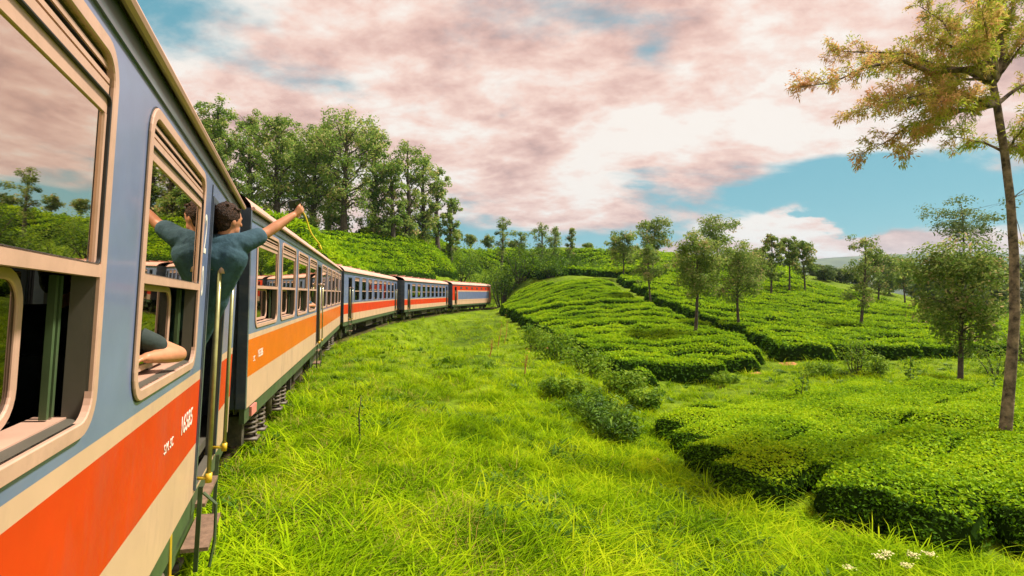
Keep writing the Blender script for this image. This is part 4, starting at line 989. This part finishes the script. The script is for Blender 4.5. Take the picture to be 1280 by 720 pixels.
# shade trees standing in the tea (base pixel on the ground, top row, crown half width, crown start)
shade = [
    (779, 352, 285, 20, 0.40, 'column', 'slim shade tree at the back edge of the mound with a feathery crown'),
    (812, 379, 302, 22, 0.42, 'oval', 'shade tree with drooping pale crown standing on the mound'),
    (817, 350, 268, 22, 0.50, 'top', 'taller shade tree rising behind the pale drooping one'),
    (870, 430, 283, 34, 0.52, 'oval', 'dark-stemmed shade tree with a lopsided crown in the front of the mound'),
    (897, 358, 264, 27, 0.66, 'flat', 'flat-topped shade tree with tiers above its neighbours'),
    (923, 420, 298, 33, 0.46, 'oval', 'round-crowned shade tree next to the lopsided one'),
    (965, 377, 283, 14, 0.35, 'column', 'narrow upright shade tree with a pinkish tip'),
    (987, 372, 290, 13, 0.55, 'top', 'thin shade tree with a small high crown in the middle of the slope'),
    (1005, 371, 298, 17, 0.50, 'oval', 'thin shade tree paired with the small high-crowned one'),
    (945, 366, 306, 14, 0.30, 'oval', 'low bushy shade tree behind the narrow upright one'),
    (1076, 419, 290, 22, 0.34, 'column', 'leaning slim shade tree with a shaggy crown on the broad slope'),
    (1098, 384, 312, 24, 0.40, 'oval', 'broad shade tree behind the leaning slim one'),
    (1130, 380, 318, 16, 0.45, 'oval', 'pale shade tree at the far rim of the broad slope'),
    (1182, 410, 330, 16, 0.55, 'oval', 'thin shade tree before the dark wood with its stem bare'),
    (1200, 487, 292, 52, 0.42, 'oval', 'big dark round-crowned tree in the grass strip'),
]
for i, (px, py, ty_, hw, f0, pr, lb) in enumerate(shade):
    b = at(px, py)
    if np.isnan(b[1]): b = at_depth(px, 100)
    Y = b[1]; H = EYE - (ty_ - HY) / F * Y - b[2]; R_ = hw / F * Y * 1.15
    big = hw > 28
    make_tree('shade_tree', b, H, R_, 0.014 * H + 0.03, lb, 'shade trees in the tea', f0, pr, (34 if hw > 45 else 24) if big else 18, 90 if hw > 45 else 80 if big else 60, (0.26 if hw < 48 else 0.22) * max(0.75, Y / 60), 'oak_leaf', 'bark_dark', (0.06 if px == 1076 else random.uniform(-0.02, 0.02), 0), i * 1.7, 0.28, 0.8, sub=4 if big else 3)

# the umbrella-crowned tree behind the big dark one
b = at_depth(1203, 62); make_tree('umbrella_tree', b, EYE - (238 - HY) / F * 62 - b[2], 52 / F * 62, 0.2, 'tall umbrella-crowned tree rising behind the round dark tree', None, 0.74, 'flat', 22, 46, 0.30, 'far_leaf', 'bark_dark', seed=4, clump=0.26, flat=0.5)
# the wood beyond the broad slope
wood = [(1030, 105, 338, 14), (1052, 108, 334, 16), (1072, 112, 338, 14), (1112, 100, 326, 20), (1142, 112, 340, 16), (1160, 96, 340, 18), (1178, 104, 322, 22), (1205, 98, 318, 26), (1232, 100, 312, 26), (1258, 98, 322, 24), (1285, 96, 310, 28), (1320, 100, 318, 28), (1218, 90, 350, 18), (1245, 90, 348, 20), (1020, 118, 346, 12), (1360, 100, 315, 28)]
for i, (px, Y, ty_, hw) in enumerate(wood):
    b = at_depth(px, Y); H = max(3, EYE - (ty_ - HY) / F * Y - b[2]); R_ = hw / F * Y
    lb = 'dark dense tree of the wood beyond the tea slope' if px > 1150 else 'hazy bushy tree at the far rim of the tea slope'
    make_tree('wood_tree', b, H, R_, 0.02 * H + 0.05, lb, 'trees of the wood beyond the slope' if px > 1150 else 'bushy trees along the far rim', 0.12, 'oval', 18, 60, 0.44, 'far_leaf', 'bark_dark', seed=i * 2.1, clump=0.40, sub=3)

# the tall tree close to the track, its crown reaching over the tea
def near_tree():
    b = at(1254, 569); Y = b[1]; root = empty('leaning_tree', b); bx = np.array(b)
    W = lambda px, py, dy=0.0: np.array(w_at(px, py, Y + dy)) - bx
    tb = MB()
    trunk = np.array([W(1254, 585), W(1255, 540), W(1262, 470), W(1268, 400, .05), W(1268, 320, .1), W(1264, 250, .12), W(1257, 190, .15), W(1248, 130, .2), W(1242, 100, .2)])
    tb.tube(trunk, np.array([0.190, 0.118, 0.102, 0.094, 0.086, 0.080, 0.075, 0.073, 0.070]), 14)
    fork = trunk[-1]
    tips = [  # px, py, depth offset, where it leaves (index on the trunk)
        (1002, 108, -0.6, -1), (1040, 62, 0.5, -1), (1078, 192, 0.3, -2), (1128, 190, -0.9, -2), (1100, 128, -1.2, -2), (1092, 84, 1.3, -1), (1160, 40, -1.0, -1), (1150, 5, 0.8, -1), (1195, 20, 1.5, -1),
        (1208, -60, 0.2, -1), (1235, -90, -0.8, -1), (1285, -50, 0.9, -1), (1310, 30, -0.6, -1), (1335, 90, 1.0, -2), (1190, 172, 1.2, -3), (1300, 150, -1.0, -3), (1230, 10, -1.8, -1), (1170, 90, 1.9, -1), (1260, 40, 2.0, -1), (1350, -20, 0.3, -1), (1130, 118, 0.4, -1), (1062, 140, 0.6, -2), (1175, 130, -1.4, -2), (1280, 185, 1.0, -3), (1215, 60, -1.2, -1), (1255, -20, 0.4, -1)]
    Cs = []; Ds = []
    for px, py, dy, st in tips:
        p0 = trunk[st] if st != -1 else fork + rng.normal(0, 0.04, 3); p1 = W(px, py, dy); P = limb(p0, p1, 0.07, 7, 0.035)
        L = np.linalg.norm(p1 - p0); r0 = 0.018 + 0.012 * L
        tb.tube(P, np.linspace(r0, 0.006, len(P)), 6, cap=False)
        nb = int(10 + L * 8.0)
        for k in range(nb):
            g = 0.26 + 0.76 * (k + random.random()) / nb; g = min(g, 0.995); i = min(int(g * 6), 5); f = g * 6 - i; q = P[i] * (1 - f) + P[i + 1] * f
            d = unit(P[i + 1] - P[i]); sd_ = unit(np.cross(d, rng.normal(0, 1, 3))); e = q + (d * 0.55 + sd_ * random.uniform(0.5, 1.0) + np.array([0, 0, 0.12])) * random.uniform(0.16, 0.42)
            tb.tube(np.array([q, (q + e) / 2 + np.array([0, 0, 0.015]), e]), (0.007, 0.005, 0.003), 4, cap=False)
            Cs.append(e); Ds.append(unit(e - q)); Cs.append((q + e) / 2); Ds.append(unit(e - q))
    for s_ in ((1285, 240, 0), (1278, 300, 0.3), (1300, 225, .2)):
        p1 = W(*s_); tb.tube(limb(trunk[5], p1, 0.05, 4), (0.014, 0.010, 0.007, 0.004), 5, cap=False); Cs += [p1, p1 + rng.normal(0, .08, 3)]; Ds += [unit(p1 - trunk[5])] * 2
    tb.build('trunk', 'bark', root, smooth=True)
    Cs = np.array(Cs); Ds = np.array(Ds); n = 30
    v = rng.normal(0, 1, (len(Cs), n, 3)) * 0.85 + Ds[:, None] * 0.7; v /= np.linalg.norm(v, axis=2)[:, :, None]
    ln = rng.uniform(0.05, 0.13, (len(Cs), n, 1))
    a = Cs[:, None] + v * 0.012 + rng.normal(0, 0.045, v.shape); tip = a + v * ln; tip[:, :, 2] -= 0.02
    s_ = np.cross(v, rng.normal(0, 1, v.shape)); s_ /= np.linalg.norm(s_, axis=2)[:, :, None]; mid = a + v * ln * 0.5; wd = 0.006 + ln * 0.06
    V = np.stack([a, mid + s_ * wd, tip, mid - s_ * wd], 2).reshape(-1, 3); q = np.arange(len(V)).reshape(-1, 4)
    reach = np.linalg.norm(Cs[:, :2] - fork[None, :2], axis=1, keepdims=True) / 4.2      # more copper towards the tips
    tone = np.clip(0.27 + 0.45 * reach + rng.normal(0, 0.20, (len(Cs), 1)) + rng.normal(0, 0.12, (len(Cs), n)), 0, 1)
    link_mesh('crown', V, [q], 'warm_leaf', root, rnd=np.repeat(tone.ravel(), 4))
    tag(root, 'tall tree with mottled trunk and feathery copper-green crown rooted in the near tea', 'tree')
near_tree()

def shrub(px, py, wpx, hpx, label, lmat='broad_leaf', leaf=0.10, n=1400, group=None, name='shrub', base=None, dense=1.0, asp=0.45):
    b = at(px, py) if base is None else base
    if np.isnan(b[1]): return
    Y = b[1]; W_ = wpx / F * Y; H = hpx / F * Y; root = empty(name, b); tb = MB(); C = []; cr = []
    m = max(5, int(9 * dense))
    for i in range(m):
        a = i * 2.4 + random.random(); r_ = W_ * 0.5 * math.sqrt((i + 0.5) / m); top = np.array([r_ * math.cos(a), r_ * math.sin(a) * 0.8, H * random.uniform(0.55, 0.95) * (1 - 0.45 * (i / m) ** 2)])
        tb.tube(limb((top[0] * 0.25, top[1] * 0.25, -0.15), top, 0.05, 4), np.linspace(0.02, 0.006, 4) * max(1, H), 5, cap=False)
        C += [top, top * np.array([0.8, 0.8, 0.55])]; cr += [min(W_ * 0.30, H * 0.42) * random.uniform(0.7, 1.2)] * 2
    tb.build('stem', 'bark_dark', root, smooth=True)
    C = np.array(C); cr = np.array(cr); k = max(20, n // len(C)); d = rng.normal(0, 1, (len(C), k, 3)); d /= np.linalg.norm(d, axis=2)[:, :, None]
    pos = C[:, None] + d * (rng.random((len(C), k, 1)) ** 0.4) * cr[:, None, None] * np.array([1, 1, 0.85]); pos = pos.reshape(-1, 3); pos[:, 2] = np.maximum(pos[:, 2], 0.02)
    tone = np.clip(rng.random((len(C), k)) * 0.8 + rng.normal(0.1, 0.15, (len(C), 1)), 0, 1).ravel()
    v, q, r_ = leaves(pos, (d * 0.6 + np.array([0, 0, 0.8])).reshape(-1, 3), leaf * rng.uniform(0.6, 1.4, len(pos)), asp, 0.3, 0.5, rnd=tone)
    link_mesh('foliage', v, [q], lmat, root, rnd=r_)
    return tag(root, label, 'shrub', group)
for k, (px, py, w_, h_) in enumerate(((738, 520, 74, 30), (772, 552, 58, 40), (756, 536, 60, 36))):
    shrub(px, py, w_, h_, 'dark leafy shrub of the clump in the hollow of the grass bank', 'dark_leaf', 0.20, 900, 'dark shrubs in the bank hollow', 'dark_shrub', asp=0.2)
for px, py, w_, h_, lb in ((695, 450, 50, 36, 'pale sprawling shrub at the lower edge of the tea mound'), (735, 470, 60, 34, 'pale shrub between the dark clump and the tea mound'), (780, 492, 50, 30, 'small pale shrub at the tip of the tea mound'), (668, 436, 36, 30, 'young shrub where the grass meets the tea mound'), (702, 497, 64, 24, 'low loose shrub above the dark clump on the bank'), (805, 510, 44, 24, 'low pale shrub in the grass below the mound tip')):
    shrub(px, py, w_, h_, lb, 'broad_leaf', 0.15, 1500, 'pale shrubs at the mound edge')
for px, py, w_, h_, lb in ((1094, 497, 44, 22, 'rounded grass-green bush in the grass strip'), (1070, 466, 40, 44, 'tall ragged bush at the foot of the broad slope'), (1022, 470, 40, 18, 'low bush at the head of the grass strip'), (1245, 470, 60, 40, 'yellowish bush behind the tall trunk'), (1275, 455, 50, 60, 'leafy bush against the picture-side tea rows'), (1097, 470, 24, 26, 'small dark bush beside the ragged one'), (905, 480, 40, 14, 'low weeds bush on the earth edge of the mound')):
    shrub(px, py, w_, h_, lb, 'broad_leaf', 0.13, 900)
for px, Y, w_, h_ in ((575, 94, 52, 34), (600, 97, 58, 42), (628, 93, 54, 48), (650, 87, 52, 46), (640, 98, 56, 44), (672, 90, 54, 38), (690, 94, 56, 34), (708, 88, 48, 30), (622, 104, 56, 34), (585, 104, 54, 28), (735, 92, 50, 24), (560, 99, 44, 24), (660, 104, 54, 28), (632, 86, 34, 36), (690, 84, 40, 22)):
    shrub(px, 0, w_, h_, 'bushy shrub in the thicket behind the head of the train', 'dark_leaf' if Y < 95 else 'broad_leaf', 0.36, 1300, 'shrubs of the thicket by the train head', base=at_depth(px, Y))

def sapling(px, py, hpx, label, spread=0.12, n=60, leaf=0.13):
    b = at(px, py); Y = b[1]; H = hpx / F * Y; root = empty('sapling', b); P = limb((0, 0, -0.1), (0.06 * H, 0, H), 0.0, 7, 0.04)
    MB().tube(P, np.linspace(0.02, 0.006, 7), 6).build('stem', 'bark_dark', root, smooth=True)
    t = rng.uniform(0.15, 1, n); pos = np.stack([np.interp(t, np.linspace(0, 1, 7), P[:, i]) for i in range(3)], 1) + rng.normal(0, spread * H, (n, 3)) * np.array([1, 1, 0.4])
    v, q, r_ = leaves(pos, np.tile((0, -0.3, 0.8), (n, 1)), leaf * rng.uniform(0.7, 1.3, n), 0.5, 0.3, 0.5); link_mesh('foliage', v, [q], 'dark_leaf', root, rnd=r_)
    tag(root, label, 'sapling')
sapling(1135, 494, 48, 'vine-clad sapling like a leafy post in the grass strip', 0.09, 150, 0.15)
sapling(1001, 513, 44, 'spindly sapling with a few leaves at the edge of the near tea', 0.13, 60, 0.16)
sapling(448, 556, 62, 'thin dark-stemmed weed stalk in the lush grass by the track', 0.10, 46, 0.07)
sapling(1240, 505, 40, 'leafy shoot beside the tall leaning trunk', 0.10, 50, 0.13)

# ------------------------------------------------------------------ grass (nobody could count it)
def tuft_mesh(name, blades, hgt, width, spread, bend, lmat, tip=0.0):
    V, Q, T, rv = [], [], [], []
    for i in range(blades):
        a = random.uniform(0, 6.283); r_ = spread * math.sqrt(random.random()); b = np.array([r_ * math.cos(a), r_ * math.sin(a), -0.03]); h = hgt * random.uniform(0.45, 1.1)
        a2 = a + random.uniform(-1.2, 1.2); d = np.array([math.cos(a2), math.sin(a2), 0]); s_ = np.array([-d[1], d[0], 0]) * width * random.uniform(0.6, 1.3); bd = bend * h * random.uniform(0.3, 1.3)
        n0 = len(V)
        for t, w_ in ((0, 1.0), (0.45, 0.85), (0.8, 0.5)):
            c = b + np.array([0, 0, h * (t - 0.22 * t * t * bend)]) + d * bd * t * t; V += [c - s_ * w_ * 0.5, c + s_ * w_ * 0.5]
        V.append(b + np.array([0, 0, h * (1 - 0.30 * bend)]) + d * bd * 1.05)
        Q += [(n0, n0 + 1, n0 + 3, n0 + 2), (n0 + 2, n0 + 3, n0 + 5, n0 + 4)]; T.append((n0 + 4, n0 + 5, n0 + 6)); rv += [random.random() * 0.8 + 0.1] * 7
    me_o = link_mesh(name, V, [np.array(Q), np.array(T)], lmat, rnd=rv); col.objects.unlink(me_o); return me_o
def scatter(name, tuft, pts, scl, label):
    n = len(pts); me = bpy.data.meshes.new(name); me.vertices.add(n); me.vertices.foreach_set('co', np.asarray(pts, np.float32).ravel())
    a = me.attributes.new('scl', 'FLOAT', 'POINT'); a.data.foreach_set('value', np.asarray(scl, np.float32))
    a = me.attributes.new('rot', 'FLOAT_VECTOR', 'POINT'); rot = np.stack([rng.normal(0, 0.12, n), rng.normal(0, 0.12, n), rng.uniform(0, 6.283, n)], 1); a.data.foreach_set('vector', rot.astype(np.float32).ravel())
    o = bpy.data.objects.new(name, me); col.objects.link(o)
    ng = bpy.data.node_groups.new(name + '_scatter', 'GeometryNodeTree'); ng.interface.new_socket('Geometry', in_out='INPUT', socket_type='NodeSocketGeometry'); ng.interface.new_socket('Geometry', in_out='OUTPUT', socket_type='NodeSocketGeometry')
    gi = ng.nodes.new('NodeGroupInput'); go = ng.nodes.new('NodeGroupOutput'); ip_ = ng.nodes.new('GeometryNodeInstanceOnPoints'); oi = ng.nodes.new('GeometryNodeObjectInfo'); oi.inputs['Object'].default_value = tuft; oi.inputs['As Instance'].default_value = True
    na = ng.nodes.new('GeometryNodeInputNamedAttribute'); na.data_type = 'FLOAT'; na.inputs[0].default_value = 'scl'
    nr = ng.nodes.new('GeometryNodeInputNamedAttribute'); nr.data_type = 'FLOAT_VECTOR'; nr.inputs[0].default_value = 'rot'
    er = ng.nodes.new('FunctionNodeEulerToRotation'); ng.links.new(nr.outputs[0], er.inputs[0])
    ng.links.new(gi.outputs[0], ip_.inputs['Points']); ng.links.new(oi.outputs['Geometry'], ip_.inputs['Instance']); ng.links.new(na.outputs[0], ip_.inputs['Scale']); ng.links.new(er.outputs[0], ip_.inputs['Rotation']); ng.links.new(ip_.outputs[0], go.inputs[0])
    md = o.modifiers.new('scatter', 'NODES'); md.node_group = ng
    return tag(o, label, 'grass', kind='stuff')
def grass_points(n, xr=(-260, 1540), yr=(368, 900), dmax=110, near_pow=1.0):
    px = rng.uniform(*xr, n); py = yr[0] + (yr[1] - yr[0]) * rng.random(n) ** near_pow
    X, Y, Z = cast(px, py, 1.2, 170); ok = ~np.isnan(Y) & (Y < dmax); X, Y, Z = X[ok], Y[ok], Z[ok]
    gx, gy = to_px(np.stack([X, Y, Z], 1)); bad = np.zeros(len(X), bool)
    for poly, d0, d1 in TEA_POLYS: bad |= in_poly(gx, gy, poly) & (Y > d0) & (Y < d1)
    bad |= track_dist(X, Y) < 0.9
    k = ~bad; return np.stack([X[k], Y[k], Z[k]], 1)
P = grass_points(50000)
Yd = P[:, 1]
lush = vnoise(P[:, 0] * 0.5, P[:, 1] * 0.5, 8)
g_fine = tuft_mesh('grass_tuft', 26, 0.23, 0.011, 0.14, 1.05, 'grass_blade')
g_long = tuft_mesh('long_grass_tuft', 14, 0.43, 0.017, 0.10, 1.2, 'grass_blade')
g_dry = tuft_mesh('dry_grass_tuft', 14, 0.30, 0.009, 0.12, 0.9, 'grass_dry')
sel = rng.random(len(P)); sel = np.where((track_dist(P[:, 0], P[:, 1]) < 4.2) & (rng.random(len(P)) < 0.10), 0.99, sel)
fi = sel < 0.84 - 0.36 * (lush > 0.62); lo = ~fi & (sel < 0.975)
dr = ~fi & ~lo
g_weed = tuft_mesh('weed_tuft', 26, 0.20, 0.045, 0.16, 1.25, 'dark_leaf')
nd = track_dist(P[:, 0], P[:, 1]); big = np.clip(Yd / 16, 1, 2.6)
scatter('grass', g_fine, P[fi], rng.uniform(0.65, 1.25, fi.sum()) * (0.75 + 0.6 * lush[fi]) * big[fi] ** 0.6, 'fine bright green grass covering the track bank')
scatter('tall_grass', g_long, P[lo], rng.uniform(0.55, 1.15, lo.sum()) * big[lo] ** 0.35, 'longer arching grass blades growing through the bank')
scatter('dry_grass', g_dry, P[dr], rng.uniform(0.7, 1.3, dr.sum()), 'scattered dry yellow grass in the bank')

PW = grass_points(10000); PW = PW[(vnoise(PW[:, 0] * 0.7, PW[:, 1] * 0.7, 15) > 0.5) & (PW[:, 1] < 45)]
scatter('ground_weeds', g_weed, PW, rng.uniform(0.6, 1.5, len(PW)), 'low broad-leaved weeds mixed into the grass bank')

# flowers, dry stalks and bare earth
for k, (px, py) in enumerate(((1058, 708), (1096, 694), (1104, 690), (1128, 704), (1138, 692), (1157, 691))):
    b = at(px, py + 26); Y = b[1]; h = 26 / F * Y; e = empty('wild_flower', b); MB().tube(limb((0, 0, -0.05), (0.02, 0, h), 0, 4), 0.005, 5).build('stem', 'handrail', e)
    m = 60; d = rng.normal(0, 1, (m, 3)) * np.array([0.034, 0.032, 0.010]); v, q, r_ = leaves(np.array([0.02, 0, h]) + d, np.tile((0, 0, 1.0), (m, 1)), 0.026, 0.8, 0.2, 0.3)
    link_mesh('flower_head', v, [q], 'petal', e, rnd=r_); tag(e, 'flat creamy white wild flower head in the grass before the near tea', 'flower', 'wild flowers before the tea')
for k, (px, py, hp) in enumerate(((622, 436, 34), (630, 430, 30), (612, 446, 22), (655, 470, 26))):
    b = at(px, py); h = hp / F * b[1]; e = empty('dry_stalk', b); mb = MB(); mb.tube(limb((0, 0, -0.05), (0.16 * h, 0, h), 0.05, 5), np.linspace(0.03, 0.01, 5), 5); mb.build('stem', 'earth', e)
    m = 26; pos = np.array([0.12 * h, 0, h * 0.7]) + rng.normal(0, 1, (m, 3)) * np.array([0.08, 0.08, 0.2]) * h; v, q, r_ = leaves(pos, rng.normal(0, 1, (m, 3)), 0.16, 0.25, 0.3, 0.5); link_mesh('dry_leaf', v, [q], 'grass_dry', e, rnd=r_)['kind'] = 'stuff'
    tag(e, 'withered orange stalk standing in the bright grass bank', 'dry plant', 'withered stalks on the bank')
def earth_patch(px, py, wx, wy, label_name='bare_earth', n=14):
    b = at(px, py)
    if np.isnan(b[1]): return
    Y = b[1]; V = [(b[0], b[1])]
    for i in range(n):
        a = 2 * math.pi * i / n; r_ = random.uniform(0.6, 1.15); V.append((b[0] + math.cos(a) * wx * r_ / F * Y * 0.5, b[1] + math.sin(a) * wy * 0.5 * r_))
    V = np.array(V); rings = [V[:1]] + [V[0] + (V[1:] - V[0]) * f for f in (0.35, 0.7, 1.0)]; A = np.concatenate(rings); z = ground(A[:, 0], A[:, 1]) + 0.05; z[-n:] -= 0.09
    q = [(1 + a * n + i, 1 + a * n + (i + 1) % n, 1 + (a + 1) * n + (i + 1) % n, 1 + (a + 1) * n + i) for a in range(2) for i in range(n)]; t = [(0, 1 + i, 1 + (i + 1) % n) for i in range(n)]
    tag(link_mesh('bare_earth', np.column_stack([A, z]), [np.array(q), np.array(t)], 'earth', smooth=True), kind='structure')
for a in ((536, 329, 30, 3.0), (925, 628, 26, 0.5), (905, 612, 16, 0.4), (985, 455, 26, 1.2), (1135, 388, 40, 4), (800, 707, 40, 0.25), (940, 466, 30, 0.8), (690, 436, 24, 1.0), (820, 575, 12, 0.4)): earth_patch(*a)

# ------------------------------------------------------------------ the air between here and the far hills
hz = MB().box(-9500, 9500, -9500, 9500, -80, 330).build('haze', 'turf'); hz.data.materials.clear()
hm = bpy.data.materials.new('haze_air'); hm.use_nodes = True; hn = hm.node_tree; hn.nodes.remove(hn.nodes['Principled BSDF'])
pv = hn.nodes.new('ShaderNodeVolumePrincipled'); pv.inputs['Color'].default_value = (0.50, 0.74, 0.95, 1); pv.inputs['Density'].default_value = 0.00011; pv.inputs['Anisotropy'].default_value = 0.2
hn.links.new(pv.outputs[0], hn.nodes['Material Output'].inputs['Volume']); hz.data.materials.append(hm); tag(hz, 'thin pale air veiling the far hills', 'haze', kind='stuff')
